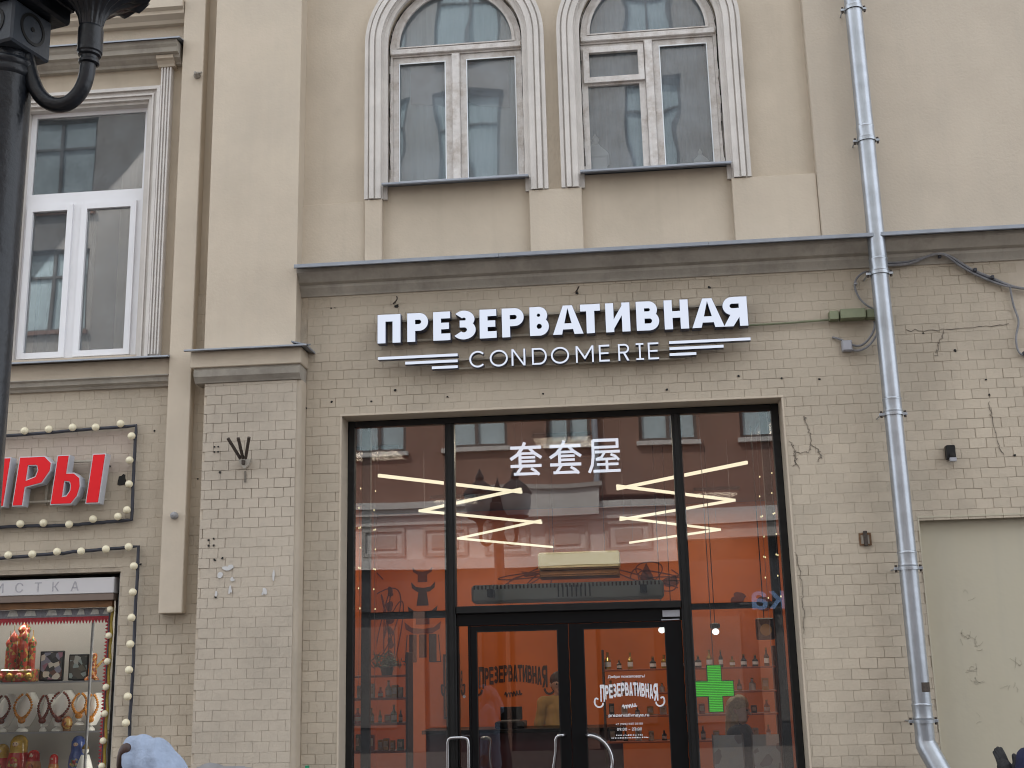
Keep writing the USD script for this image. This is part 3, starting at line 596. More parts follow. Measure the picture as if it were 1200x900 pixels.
add(rw, 'apron_moulding', [profile_x([(.02, 3.955), (-.02, 3.955), (-.03, 3.975), (-.06, 3.99), (-.065, 4.02), (-.085, 4.032), (-.085, 4.0395), (.02, 4.0395)], -9, -3.577)], 'plaster_dirty', 25)
add(rw, 'sill', [profile_x([(-.135, 4.17), (-.13, 4.183), (-.04, 4.208), (.09, 4.236), (.09, 4.226), (-.04, 4.198), (-.125, 4.166)], -9, -3.565)], 'flashing')
add(rw, 'room', [B(-5.2, -3.6, 1.6, 1.65, 4, 6.8), B(-5.2, -5.15, .43, 1.6, 4, 6.8), B(-3.65, -3.6, .43, 1.6, 4, 6.8), B(-5.2, -3.6, .43, 1.6, 6.75, 6.8), B(-5.2, -3.6, .43, 1.6, 4, 4.05)], 'room_dark')
add(rw, 'curtain', drape(-5.1, -4.62, 4.2, 6.6, .75, .03, 4, 5), 'curtain_warm'); add(rw, 'curtain', drape(-4.42, -3.72, 4.2, 6.6, .75, .03, 5, 6), 'curtain_warm')
add(bld, 'upper_string_course', [profile_x([(.02, 7.16), (-.03, 7.16), (-.04, 7.19), (-.09, 7.22), (-.09, 7.25), (-.12, 7.27), (-.12, 7.34), (.02, 7.34)], -9, -3.577)], 'plaster_clean', 25)
t = thing('yellow_cushion', 'yellow cloth bundle on the inner sill of the rectangular window', 'cushion', loc=(-4.385, .2, 4.25))
add(t, 'bundle', ball((0, 0, .03), .06, 2, (1.0, .8, .75)), 'yellow_cloth', True); add(t, 'flap', ball((.05, -.01, .015), .035, 2, (1.2, .8, .5)), 'yellow_cloth', True)

# ------------------------------------------------------------------ shop front
sf = thing('glass_storefront', 'black framed glass shop front with double doors in the brick opening', 'shop front')
FY = (0.205, 0.275)
fxl, fxr, fzt = -2.184, 1.206, 3.648
add(sf, 'frame', [RB(fxl, -2.130, FY[0], FY[1], 0, fzt, .004), RB(1.150, fxr, FY[0], FY[1], 0, fzt, .004), RB(-2.130, 1.150, FY[0] + .002, FY[1], 3.598, fzt, .004), RB(-2.13, 1.15, FY[0] + .002, FY[1], 0.0, .09, .004)], 'black_frame')
for x0, x1 in ((-1.402, -1.330), (0.378, 0.448)): add(sf, 'mullion', [RB(x0, x1, FY[0] - .012, FY[1] + .01, .09, 3.597, .006), RB(x0 + .02, x1 - .02, FY[0] - .022, FY[0], .09, 3.597, .003)], 'black_frame')
add(sf, 'transom', [RB(-1.329, .377, FY[0] - .02, FY[1] + .06, 2.112, 2.168, .006)], 'black_frame')
add(sf, 'pane', B(-2.131, -1.401, .236, .240, .089, 3.599), 'shop_glass'); add(sf, 'pane', B(-1.331, .379, .236, .240, 2.16, 3.599), 'shop_glass'); add(sf, 'pane', B(.447, 1.151, .236, .240, .089, 3.599), 'shop_glass')
# inner vestibule frame standing behind the panes
add(sf, 'inner_frame', [RB(-2.135, -2.065, .50, .56, 0, 3.75), RB(1.092, 1.16, .50, .56, 0, 3.75), RB(-2.065, -1.45, .505, .555, 2.10, 2.155), RB(.46, 1.092, .505, .555, 2.108, 2.155), RB(-1.46, -1.40, .50, .56, 0, 3.75), RB(.42, .47, .50, .56, 0, 3.75)], 'black_frame')
# side light and head above the doors
add(sf, 'door_head', [RB(-1.329, .377, .214, .27, 2.02, 2.111, .003)], 'black_door')
add(sf, 'side_light', [RB(-1.329, -1.316, .214, .27, .02, 2.019, .002), RB(-1.243, -1.225, .214, .27, .02, 2.019, .002)], 'black_door')
add(sf, 'pane', B(-1.317, -1.242, .24, .244, .02, 2.02), 'door_glass')
def door(x0, x1, gx0, gx1, label):
    d = add(sf, 'door', [EX(sbox(x0, .02, x1, 2.018).difference(sbox(gx0, .12, gx1, 1.977)), .218, .262)], 'black_door', label=label)
    add(d, 'pane', B(gx0 - .01, gx1 + .01, .238, .242, .11, 1.985), 'door_glass')
    add(d, 'rubber_seal', EX(sbox(gx0 - .002, .118, gx1 + .002, 1.979).difference(sbox(gx0 + .006, .126, gx1 - .006, 1.971)), .2165, .224), 'black_frame')
    return d
dl = door(-1.222, -.480, -1.178, -.560, 'left door leaf with clear orange view')
dr = door(-.476, .374, -.366, .249, 'right door leaf with white lettering')
def bar_handle(par, x, z0, z1, off, lx=0.05, arch_=False):
    if arch_:
        p = [(x, .222, z1), (x + .0, .17, z1)] + [(x + .175 * math.sin(a), .16, (z1 - .19) + .19 * math.cos(a)) for a in np.linspace(0.12, math.pi - .12, 22)] + [(x, .17, z1 - .38), (x, .222, z1 - .38)]
        add(par, 'handle', tube(p, .0145, 12), 'steel', True)
    else:
        p = smoothpath([(x, .222, z1), (x, off + .02, z1), (x + .006, off, z1 - .012), (x + .006, off, z1 - .06), (x + .006, off, z0 + .06), (x + .006, off, z0 + .012), (x, off + .02, z0), (x, .222, z0)], 40)
        add(par, 'handle', tube(p, .011, 10), 'steel', True)
def d_handle(par, x0, x1, z1, y=.165):
    p = smoothpath([(x0, y + .01, z1 - .42), (x0, y, z1 - .3), (x0, y, z1 - .05), (x0 + .012, y, z1 - .006), (x0 + .04, y, z1), (x1 - .04, y, z1), (x1 - .012, y, z1 - .006), (x1, y, z1 - .05), (x1, y, z1 - .3), (x1, y + .01, z1 - .42)], 60)
    add(par, 'handle', [tube(p, .0125, 10), cyl((x0, y, z1 - .2), (x0, .23, z1 - .2), .01), cyl((x1, y, z1 - .2), (x1, .23, z1 - .2), .01)], 'steel', 40)
d_handle(sf, -1.40, -1.245, 1.205)
p = smoothpath([(-1.15, .27, 1.19), (-1.15, .31, 1.19), (-1.11, .33, 1.185), (-1.105, .33, 1.1), (-1.105, .33, .8), (-1.15, .31, .75), (-1.15, .27, .75)], 40); add(dl, 'handle', tube(p, .012, 10), 'steel', True)
p = smoothpath([(-.54, .22, 1.21), (-.54, .18, 1.21), (-.585, .17, 1.2), (-.598, .17, 1.14), (-.598, .17, .8), (-.54, .18, .72), (-.54, .22, .72)], 40); add(dl, 'handle', tube(p, .011, 10), 'steel', True)
bar_handle(dr, -.36, 0, 1.205, .16, arch_=True)
add(dr, 'notice_plate', [RB(.235, .365, .208, .214, 2.048, 2.098, .002)], 'grey_plastic', label='small grey notice plate on the door head')
add(dr, 'plate_text', B(.225, .36, .2125, .2175, 2.024, 2.032), 'grey_plastic')
add(sf, 'lock_dot', [lathe([(0, 0), (.012, 0), (.012, .004), (0, .004)], 12, at=(0, 0, 0))], 'steel')
sl = sf.GetChild('lock_dot'); g = UsdGeom.Xformable(sl); g.AddTranslateOp().Set(Gf.Vec3d(-1.28, .236, 1.50)); g.AddRotateXOp().Set(90.0)
def glyph(ch, w, s):
    h = 1.0
    if ch == 'П': return sbox(0, 0, w, 1).difference(sbox(s, -1, w - s, 1 - s * .92))
    if ch == 'Е': return unary_union([sbox(0, 0, s, 1), sbox(0, 0, w, s * .88), sbox(0, 1 - s * .88, w, 1), sbox(0, .5 - s * .42, w * .93, .5 + s * .42)])
    if ch == 'Р':
        r_ = .315; b = unary_union([sbox(0, 1 - 2 * r_, w - r_, 1), Point(w - r_, 1 - r_).buffer(r_, 24)]); ri = r_ - s * .88; i = unary_union([sbox(s, 1 - r_ - ri, w - r_, 1 - r_ + ri), Point(w - r_, 1 - r_).buffer(ri, 24)]); return unary_union([b.difference(i), sbox(0, 0, s, 1)])
    if ch == 'З':
        k = s * .9
        def lobe(cz, r_, a0, a1): return LineString([(w - r_ - k / 2 + (r_) * math.cos(a), cz + r_ * math.sin(a)) for a in np.linspace(a0, a1, 30)]).buffer(k / 2, cap_style='flat')
        r1, r2 = (1 - k) * .235, (1 - k) * .275; z2 = k / 2 + r2; z1 = 1 - k / 2 - r1
        g = unary_union([LineString([(w - k / 2 - r2 + (r2) * math.cos(a) * 1.0, z2 + r2 * math.sin(a)) for a in np.linspace(-2.55, 1.45, 36)]).buffer(k / 2, cap_style='flat'), LineString([(w - k / 2 - r2 + (r1) * math.cos(a), z1 + r1 * math.sin(a)) for a in np.linspace(-1.45, 2.5, 36)]).buffer(k / 2, cap_style='flat'), sbox(w * .38, z2 + r2 - k / 2, w - r2, z2 + r2 + k / 2)])
        b = g.bounds; return affinity.scale(affinity.translate(g, -b[0], -b[1]), w / (b[2] - b[0]), 1 / (b[3] - b[1]), origin=(0, 0))
    if ch == 'В':
        k = s * .88; r1, r2 = .5 * (.5 + k * .36) , .5 * (.5 + k * .60)
        z1, z2 = 1 - r1, r2
        w1_ = w * .93
        o = unary_union([sbox(0, 0, w - r2, 2 * r2), Point(w - r2, z2).buffer(r2, 24), sbox(0, 1 - 2 * r1, w1_ - r1, 1), Point(w1_ - r1, z1).buffer(r1, 24)])
        i1, i2 = r1 - k, r2 - k
        i = unary_union([sbox(s, z2 - i2, w - r2, z2 + i2), Point(w - r2, z2).buffer(i2, 24), sbox(s, z1 - i1, w1_ - r1, z1 + i1), Point(w1_ - r1, z1).buffer(i1, 24)])
        return o.difference(i)
    if ch == 'А':
        m = w / 2; t_ = s * .56; o = Polygon([(0, 0), (m - t_, 1), (m + t_, 1), (w, 0), (w - s * 1.12, 0), (m, .86), (s * 1.12, 0)])
        legs = Polygon([(0, 0), (m - t_, 1), (m + t_, 1), (w, 0)]); 
        return unary_union([o, legs.intersection(sbox(0, .17, w, .17 + s * .78))])
    if ch == 'Т': return unary_union([sbox(0, 1 - s * .88, w, 1), sbox(w / 2 - s / 2, 0, w / 2 + s / 2, 1)])
    if ch == 'И': return unary_union([sbox(0, 0, s, 1), sbox(w - s, 0, w, 1), Polygon([(0, 0), (s * .75, 0), (w, 1), (w - s * .75, 1)])])
    if ch == 'Н': return unary_union([sbox(0, 0, s, 1), sbox(w - s, 0, w, 1), sbox(0, .5 - s * .43, w, .5 + s * .43)])
    if ch == 'Я':
        r_ = .31; g = unary_union([sbox(0, 1 - 2 * r_, w - r_, 1), Point(w - r_, 1 - r_).buffer(r_, 24)]); ri = r_ - s * .86; i = unary_union([sbox(s, 1 - r_ - ri, w - r_, 1 - r_ + ri), Point(w - r_, 1 - r_).buffer(ri, 24)])
        g = unary_union([g.difference(i), sbox(0, 0, s, 1), Polygon([(w, 0), (w - s * 1.15, 0), (s * .6, .45), (s * 1.9, .45)])]); return affinity.scale(g, -1, 1, origin=(w / 2, 0))
# arched logo lettering
WORD = 'ПРЕЗЕРВАТИВНАЯ'
def logo(x0, x1, z0, h, arcz, y, depth=.001):
    """letters on a shallow arch, the first and last letters taller, each ending in a curl"""
    out = []; n = len(WORD); W_ = x1 - x0; mg = W_ * .085
    wd = [1.25] + [1.0] * (n - 2) + [1.25]; tot = sum(wd); x = x0 + mg
    for i, ch in enumerate(WORD):
        w_ = wd[i] / tot * (W_ - 2 * mg); u = (x + w_ / 2 - (x0 + x1) / 2) / (W_ / 2)
        end = i in (0, n - 1)
        top = z0 + h + arcz * (1 - u * u) + (h * .16 if end else 0); bot = z0 + arcz * .62 * (1 - u * u) - h * .42 * abs(u) ** 2.2 * (1.25 if end else 1)
        hh = top - bot; g = glyph(ch, .74, .235)
        g = affinity.translate(affinity.scale(g, w_ * .91 / .74, hh, origin=(0, 0)), x + w_ * .045, bot); out.append(EX(g, y - depth, y)); x += w_
    k = h
    L = LineString(smoothpath([(x0 + mg * 1.45, z0 - .30 * k, 0), (x0 + mg * 1.30, z0 - .50 * k, 0), (x0 + mg * .85, z0 - .62 * k, 0), (x0 + mg * .30, z0 - .50 * k, 0), (x0 + mg * .05, z0 - .15 * k, 0), (x0 + mg * .25, z0 + .16 * k, 0), (x0 + mg * .58, z0 + .12 * k, 0)], 30)[:, :2]).buffer(.075 * k); R = affinity.scale(L, -1, 1, origin=((x0 + x1) / 2, 0))
    out.append(EX(L, y - depth, y)); out.append(EX(R, y - depth, y))
    sc = [((x0 + x1) / 2 + W_ * .20 * (q / 17 - .5), z0 - h * .62 + h * .17 * math.sin(q * 2.2) + h * .006 * q) for q in range(18)]
    out.append(EX(LineString(smoothpath(np.c_[np.array(sc), np.zeros(18)], 90)[:, :2]).buffer(h * .045), y - depth, y))
    return trimesh.util.concatenate(out)
yv = .2365
add(dr, 'lettering', logo(-.302, .220, 1.452, .080, .045, yv), 'white_vinyl')
def line(s, xc, z, h, width, bold=True):
    m = text(s, h, .001, bold); w_ = np.ptp(m.vertices[:, 0]); m.vertices[:, 0] = (m.vertices[:, 0] - m.vertices[:, 0].min()) * width / w_ - width / 2; return stand(m, xc, yv, z)
add(dr, 'lettering', line('Добро пожаловать!', -.057, 1.612, .018, .275), 'white_vinyl')
add(dr, 'lettering', line('prezervativnaya.ru', -.05, 1.331, .021, .30), 'white_vinyl')
add(dr, 'lettering', line('+7 (926) 525 25 50', -.05, 1.272, .0135, .20), 'white_vinyl')
add(dr, 'lettering', line('09:00 - 23:00', -.05, 1.232, .019, .185), 'white_vinyl')
tick = [sbox(x, 0, x + rng.uniform(.004, .009), rng.uniform(.006, .010)) for x in np.arange(0, .2, .0125)]
tick2 = [sbox(x, 0, x + rng.uniform(.004, .009), rng.uniform(.006, .010)) for x in np.arange(0, .27, .0125)]
add(dr, 'lettering', [EX(affinity.translate(unary_union(tick), -.15, 1.194), yv - .001, yv), EX(affinity.translate(unary_union(tick2), -.185, 1.176), yv - .001, yv)], 'white_vinyl')

# ------------------------------------------------------------------ inside the shop
RX0, RX1, RY1, RZ = -3.70, 2.6, 8.5, 3.95
tag(add(None, 'shop_floor', B(RX0, RX1, .30, RY1, .009, .02), 'shop_floor'), kind='structure')
tag(add(None, 'shop_ceiling', B(RX0, RX1, .43, RY1, RZ, RZ + .1), 'shop_dark'), kind='structure')
tag(add(None, 'shop_back_wall', B(RX0 - .1, RX1 + .1, RY1, RY1 + .1, 0, RZ + .1), 'orange_wall'), kind='structure')
tag(add(None, 'shop_side_wall', B(RX0 - .1, RX0, .43, RY1, 0, RZ + .1), 'orange_wall'), kind='structure')
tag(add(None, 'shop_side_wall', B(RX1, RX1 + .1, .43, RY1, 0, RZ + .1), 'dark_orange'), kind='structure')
def zigzag(pts, label):
    t = thing('zigzag_lamp', label, 'ceiling lamp', 'zigzag lamps under the shop ceiling')
    ov = .07
    for k, (a, b) in enumerate(zip(pts[:-1], pts[1:])):
        a, b = np.array((*a, 3.3)), np.array((*b, 3.3)); d = (b - a) / np.linalg.norm(b - a); a2, b2 = a - d * ov * (k > 0), b + d * ov
        zz = .012 * (k % 2)
        nrm = np.array([-d[1], d[0], 0]) * .0105
        P_ = Polygon([(a2 + nrm)[:2], (b2 + nrm)[:2], (b2 - nrm)[:2], (a2 - nrm)[:2]])
        add(t, 'light_strip', EZ(P_, 3.295 + zz, 3.322 + zz), 'led_warm')
    for k in range(len(pts)): add(t, 'hanger', cyl((*pts[k], 3.345), (*pts[k], RZ), .0018, 5), 'grey_cable')
zigzag([(-2.07, .85), (-1.02, 2.1), (-2.10, 3.3), (-1.02, 4.65), (-2.11, 6.15), (-1.08, 7.6)], 'warm zigzag light strip hanging above the side with the left door leaf')
zigzag([(1.01, .91), (-.03, 2.12), (1.06, 3.35), (-.03, 4.62), (1.11, 6.15), (.07, 7.35)], 'warm zigzag light strip hanging above the side with the green cross')
def room_lamp(x, y, label):
    t = thing('ceiling_panel_lamp', label, 'ceiling lamp', 'flush lamps on the shop ceiling', loc=(x, y, RZ - .05))
    add(t, 'housing', RB(-.3, .3, -.3, .3, .01, .049), 'black_door')
    L = UsdLux.RectLight.Define(stage, str(t.GetPath()) + '/lamp_light'); L.CreateWidthAttr(.55); L.CreateHeightAttr(.55); L.CreateIntensityAttr(ROOM); L.CreateColorAttr(Gf.Vec3f(1, .86, .66))
ROOM = 27.0 * EM
for i, (x, y) in enumerate([(-2.6, 3.2), (-.6, 2.9), (1.6, 2.6), (-2.3, 7.0), (1.2, 7.2)]):
    room_lamp(x, y, ['square black ceiling lamp nearest the left side wall', 'square black ceiling lamp between the zigzag strips', 'square black ceiling lamp in front of the bottle shelves', 'square black ceiling lamp over the pagoda drawing', 'square black ceiling lamp at the back above the bottles'][i])
def spot(x, y, z, label):
    t = thing('spot_lamp', label, 'spot lamp', 'small white spot lamps in the shop', loc=(x, y, z))
    add(t, 'bulb', ball((0, -.02, 0), .035, 2, (1, .5, .9)), 'spot_white', True); add(t, 'stem', cyl((0, .03, 0), (0, .03, RZ - z), .004, 6), 'black_door'); add(t, 'shade', lathe([(.03, 0), (.05, .01), (.05, .05), (0, .06)], 14, at=(0, .03, .03)), 'black_door')
spot(.30, 3.3, 2.03, 'bright white spot lamp seen through the top of the right door leaf')
spot(.41, 3.6, 1.94, 'lower white spot lamp at the hinge edge of the right door leaf')
spot(.83, 3.3, 2.00, 'bright white spot lamp seen above the green cross')
# back wall drawings: pagodas
def mural(name, shapes, label, cat='mural', m='mural_black'):
    t = thing(name, label, cat); 
    for nm, g, mm in shapes: add(t, nm, EX(g, RY1 - .006, RY1 - .001), mm)
def roof(cx, z, w, h): return Polygon([(cx - w, z + h * .9), (cx - w * .93, z + h * .35), (cx - w * .5, z), (cx + w * .5, z), (cx + w * .93, z + h * .35), (cx + w, z + h * .9), (cx + w * .6, z + h * .45), (cx, z + h * .35), (cx - w * .6, z + h * .45)])
cx = -3.02
mural('pagoda_drawing', [('roof', roof(cx, 2.20, .27, .19), 'mural_dark'), ('pillar', sbox(cx - .2, 1.80, cx - .09, 2.19), 'mural_black'), ('pillar', sbox(cx - .055, 1.86, cx + .055, 2.19), 'mural_black'), ('pillar', sbox(cx + .09, 1.80, cx + .2, 2.19), 'mural_black'), ('outline', unary_union([stroke([(cx - .23, 2.18), (cx - .26, 1.80), (cx - .1, 1.80)], .012), stroke([(cx + .23, 2.18), (cx + .26, 1.80), (cx + .1, 1.80)], .012)]), 'mural_black'),
    ('tower', sbox(cx - .1, 2.33, cx + .1, 2.47), 'mural_dark'), ('roof', roof(cx, 2.46, .22, .15), 'mural_black')], 'dark pagoda gate drawing on the orange back wall under the inner bar')
mural('pagoda_drawing', [('tower', Polygon([(cx - .09, 2.60), (cx + .09, 2.60), (cx + .06, 2.80), (cx - .06, 2.80)]), 'mural_black'), ('roof', roof(cx + .01, 2.80, .18, .16), 'mural_black'), ('tower', sbox(cx - .07, 2.94, cx + .07, 3.05), 'mural_dark'), ('roof', roof(cx, 3.05, .15, .12), 'mural_dark')], 'upper dark pagoda tower drawing on the orange back wall')
def scrib(x0, x1, z0, z1, seed, n=7):
    r = np.random.default_rng(seed); g = []
    for k in range(n):
        c = np.c_[r.uniform(x0, x1, 5), r.uniform(z0, z1, 5), np.zeros(5)]; g.append(LineString(smoothpath(c, 40)[:, :2]).buffer(.008))
    return unary_union(g)
mural('wall_drawing', [('branch', scrib(-3.62, -3.42, 1.7, 3.0, 5, 4), 'mural_dark'), ('leaf_shapes', unary_union([blob(-3.5, 1.9 + .18 * k, .05, .07, 60 + k) for k in range(6)]), 'mural_dark')], 'dark plant drawing on the orange wall beside the pagodas')
mural('wall_drawing', [('outline', scrib(.0, .75, 2.65, 3.2, 8, 4), 'mural_dark'), ('dome', unary_union([Polygon([(.1, 2.7), (.4, 2.7), (.33, 2.95), (.25, 3.12), (.17, 2.95)]), blob(.6, 2.85, .1, .08, 9)]), 'mural_dark')], 'dark temple drawing on the orange wall right of the air conditioner')
mural('wall_drawing', [('figure', unary_union([blob(1.5, 2.6, .12, .1, 14), blob(1.9, 2.5, .14, .09, 15)]), 'mural_dark')], 'dark figures drawing on the orange wall behind the side pane')
mural('wall_drawing', [('outline', scrib(-1.75, -1.15, 2.75, 3.15, 18, 4), 'mural_dark')], 'dark creature drawing on the orange wall left of the air conditioner')
t = thing('wall_lettering', 'black arched logo lettering painted on the orange back wall', 'lettering'); add(t, 'letters', logo(-2.32, -1.12, 1.44, .20, .09, RY1 - .002, .004), 'mural_black')
t = thing('wall_lettering', 'second black logo lettering, seen through the narrow side light', 'lettering'); add(t, 'letters', logo(-2.75 - .0, -2.42, 1.44, .18, .04, RY1 - .002, .004), 'mural_black')
# air conditioner on a hanging duct and air curtain over the door
t = thing('air_conditioner', 'yellowish wall air conditioner high above the shop counter', 'air conditioner', loc=(0, 3.8, 0))
add(t, 'body', RB(-.965, -.09, 0, .25, 2.70, 2.885, .02), 'ac_white'); add(t, 'louver', [RB(-.94, -.12, -.006 + .02 * k, .05 + .02 * k, 2.625 + .02 * k, 2.64 + .02 * k, .003) for k in range(3)], 'brown_wood'); add(t, 'underside', RB(-.95, -.1, .03, .25, 2.61, 2.698, .006), 'brown_wood')
add(t, 'hanger', [cyl((-.8, .12, 2.88), (-.8, .12, RZ), .003, 6), cyl((-.25, .12, 2.88), (-.25, .12, RZ), .003, 6)], 'black_door')
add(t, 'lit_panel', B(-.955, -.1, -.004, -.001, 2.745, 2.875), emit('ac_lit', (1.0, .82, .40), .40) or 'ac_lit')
t = thing('air_curtain', 'long grey green air curtain unit mounted above the doors inside', 'air curtain')
add(t, 'body', RB(-1.24, .262, .42, .62, 2.200, 2.34, .02), 'curtain_grey')
add(t, 'grille', [B(-1.22 + .03 * k, -1.208 + .03 * k, .414, .421, 2.305, 2.335) for k in range(49)], 'mural_black')
add(t, 'vent_slot', [B(-.56 + .035 * k, -.55 + .035 * k, .414, .421, 2.23, 2.32) for k in range(8)], 'black_door')
add(t, 'bracket', [RB(-1.1, -1.05, .29, .419, 2.24, 2.30), RB(.08, .13, .29, .419, 2.24, 2.30)], 'black_door')
# white character sign hung behind the glass
cs = thing('neon_sign', 'white glowing three character sign hanging behind the upper glass', 'sign')
def tao(ox):
    S = lambda p, w=.023: stroke([(ox + a * .245, 3.178 + b * .262) for a, b in p], w, 'flat', 'mitre')
    return [S([(0, .84), (1, .84)]), S([(.47, 1.0), (.40, .84), (.22, .62), (0, .49)]), S([(.60, .84), (.75, .68), (1, .52)]), S([(.31, .67), (.31, .27)]), S([(.31, .66), (.82, .66)], .018), S([(.31, .54), (.80, .54)], .018), S([(.31, .42), (.80, .42)], .018), S([(0, .28), (1, .28)]),
            S([(.38, .28), (.20, .05)], .02), S([(.10, .04), (.92, .04)], .021), S([(.66, .20), (.80, .12), (.92, .0)], .02)]
def wu(ox):
    S = lambda p, w=.022: stroke([(ox + a * .245, 3.178 + b * .262) for a, b in p], w, 'flat', 'mitre')
    return [S([(.14, .97), (.92, .97), (.92, .76)]), S([(.14, .76), (.96, .76)], .019), S([(.14, .98), (.14, .5), (.10, .22), (0, 0)]), S([(.2, .62), (1, .62)], .02), S([(.52, .62), (.40, .45), (.24, .40)], .018), S([(.22, .395), (.86, .40)], .018), S([(.70, .54), (.84, .48), (.96, .36)], .019), S([(.57, .40), (.57, .04)], .02), S([(.25, .24), (.94, .24)], .019), S([(.13, .04), (1, .04)], .021)]
for g, x in ((tao, -.895), (tao, -.582), (wu, -.275)):
    add(cs, 'character', [EX(s_, .296 + .0006 * k, .312) for k, s_ in enumerate(g(x))], 'neon_white')
add(cs, 'hanger_wire', [cyl((x, .305, 3.43), (x, .305, 3.6), .002, 6) for x in (-.8, -.45, -.15)] , 'grey_cable'); add(cs, 'backing_strip', [B(-.9, -.02, .312, .316, 3.30, 3.306), B(-.9, -.02, .312, .316, 3.22, 3.226)], 'shop_dark')
# strings of fairy lights hanging behind the edges of the panes
emit('fairy', (1.0, .86, .45), 1.3)
for x, y, lab in ((-2.105, .30, 'fairy light string hanging close behind the pane edge by the pilaster side'), (-2.02, .47, 'fairy light string hanging on the inner frame post by the pilaster side'), (1.125, .30, 'fairy light string hanging close behind the pane edge by the downpipe side'), (1.05, .47, 'fairy light string hanging on the inner frame post by the downpipe side')):
    t = thing('fairy_light_string', lab, 'light garland'); add(t, 'wire', cyl((x, y, 1.5), (x, y, 3.6), .0015, 5), 'grey_cable')
    for k in range(9): add(t, 'bulb', ball((x + .006 * (-1) ** k, y - .004, 3.12 - .105 * k - .05 * (k % 3)), .0048, 1, (1, 1, 1.6)), 'fairy')
# green pharmacy cross
t = thing('green_cross', 'bright green lit cross hanging behind the side pane', 'lit sign')
crs = unary_union([sbox(.552, 1.350, .652, 1.684), sbox(.460, 1.462, .738, 1.568)])
add(t, 'case', EX(crs.buffer(.006, join_style='mitre'), .352, .40), 'black_door'); 
rows = [sbox(-9, z, 9, z + .009) for z in np.arange(1.35, 1.69, .0125)]
add(t, 'led_row', [EX(crs.intersection(r), .348, .353) for r in rows if crs.intersection(r).area > 1e-6], 'cross_green')
add(t, 'hanger', [cyl((.602, .375, 1.69), (.602, .375, 3.6), .003, 6)], 'grey_cable')
# leaflet stand
def stand_rack(x, label, w):
    t = thing('leaflet_stand', label, 'display stand', 'leaflet stands behind the side pane', loc=(x, .66, 0))
    add(t, 'frame', [RB(-w / 2 - .01, -w / 2, 0, .03, .02, 1.17), RB(w / 2, w / 2 + .01, 0, .03, .02, 1.17), RB(-w / 2, w / 2, .0, .2, .02, .04)], 'steel')
    for k in range(3):
        z = 1.0 - .27 * k + .02; add(t, 'leaflet', [trimesh.Trimesh([(-w / 2, -.01, z - .11), (w / 2, -.01, z - .11), (w / 2, .03, z + .14), (-w / 2, .03, z + .14)], [(0, 1, 2), (0, 2, 3)], process=False)], 'leaflet')
stand_rack(.695, 'leaflet stand with pale printed sheets below the green cross', .22); stand_rack(.985, 'leaflet stand with pale sheets beside the inner frame', .20)
# counter and till
t = thing('shop_counter', 'dark purple shop counter across the back of the shop', 'counter', loc=(-1.15, 4.2, 0)); add(t, 'front', RB(-1.1, 1.0, 0, .04, .02, 1.02), 'counter_purple'); add(t, 'top', RB(-1.14, 1.04, -.04, .6, 1.021, 1.06), 'black_door'); add(t, 'side', RB(.96, 1.0, .041, .58, .02, 1.02), 'counter_purple')
t = thing('cash_register', 'small black till standing on the purple counter', 'cash register', loc=(-1.35, 4.35, 1.061)); add(t, 'base', RB(-.16, .16, -.1, .25, 0, .07, .01), 'black_door'); add(t, 'screen', RB(-.12, .12, .1, .13, .08, .22, .006), 'black_door'); add(t, 'keypad', RB(-.1, .1, -.08, .06, .0705, .085, .004), 'bin_grey')
t = thing('wall_frame', 'tall dark window frame shape hanging on the orange wall', 'picture frame', loc=(-2.60, RY1 - .04, 0)); add(t, 'frame', EX(box_frame(-.12, .12, 1.0, 1.9, .03).union(sbox(-.12, 1.42, .12, 1.45)).union(sbox(-.012, 1.0, .012, 1.9)), 0, .035), 'mural_black'); add(t, 'panel', B(-.1, .1, .02, .03, 1.02, 1.88), 'orange_wall')
def shelf_unit(x0, x1, y, zs_, label, seed, hgt=(.07, .15), bottle=False):
    r = random.Random(seed)
    t = thing('goods_shelf', label, 'shelf', loc=(0, y, 0))
    for z in zs_: add(t, 'board', RB(x0, x1, 0, .28, z - .018, z, .003), 'dark_orange')
    add(t, 'upright', [RB(x0 - .02, x0, 0, .28, .02, max(zs_) + .2), RB(x1, x1 + .02, 0, .28, .02, max(zs_) + .2)], 'shop_dark')
    return r
def goods(kind, x, y, z, w, h, m, label, group):
    if kind == 'bottle':
        t = thing('shelf_bottle', label, 'bottle', group, loc=(x, y, z)); add(t, 'glass', lathe([(0, 0), (w, 0), (w, h * .6), (w * .4, h * .78), (w * .35, h), (0, h)], 10), m, 30); add(t, 'cap', lathe([(0, h), (w * .42, h), (w * .42, h * 1.12), (0, h * 1.12)], 8), 'bottle_gold'); add(t, 'sticker', lathe([(w * 1.01, h * .18), (w * 1.01, h * .48)], 10), 'paper')
    else:
        t = thing('goods_box', label, 'box', group, loc=(x, y, z)); add(t, 'carton', RB(-w, w, -.03, .03, 0, h, .003), m); add(t, 'print', B(-w * .7, w * .7, -.0315, -.0302, h * .3, h * .8), 'goods_pale')
r = shelf_unit(-2.62, -2.06, 2.0, (1.66, 1.46, 1.24, 1.0), 'dark goods shelf at the side pane near the pilaster', 4)
for lv, z in enumerate((1.46, 1.24, 1.0)):
    for k in range(8):
        goods('bottle' if r.random() < .4 else 'box', -2.58 + .066 * k + r.uniform(-.008, .008), 2.1 + r.uniform(-.05, .05), z, r.uniform(.016, .03), r.uniform(.07, .15), r.choice(['goods_pale', 'goods_green', 'bottle_dark', 'bottle_gold', 'dark_orange', 'paper', 'ochre_cloth', 'doll_coat_red', 'ceramic']), 'small packet or bottle on the dark goods shelf by the pilaster', 'goods on the shelf by the pilaster')
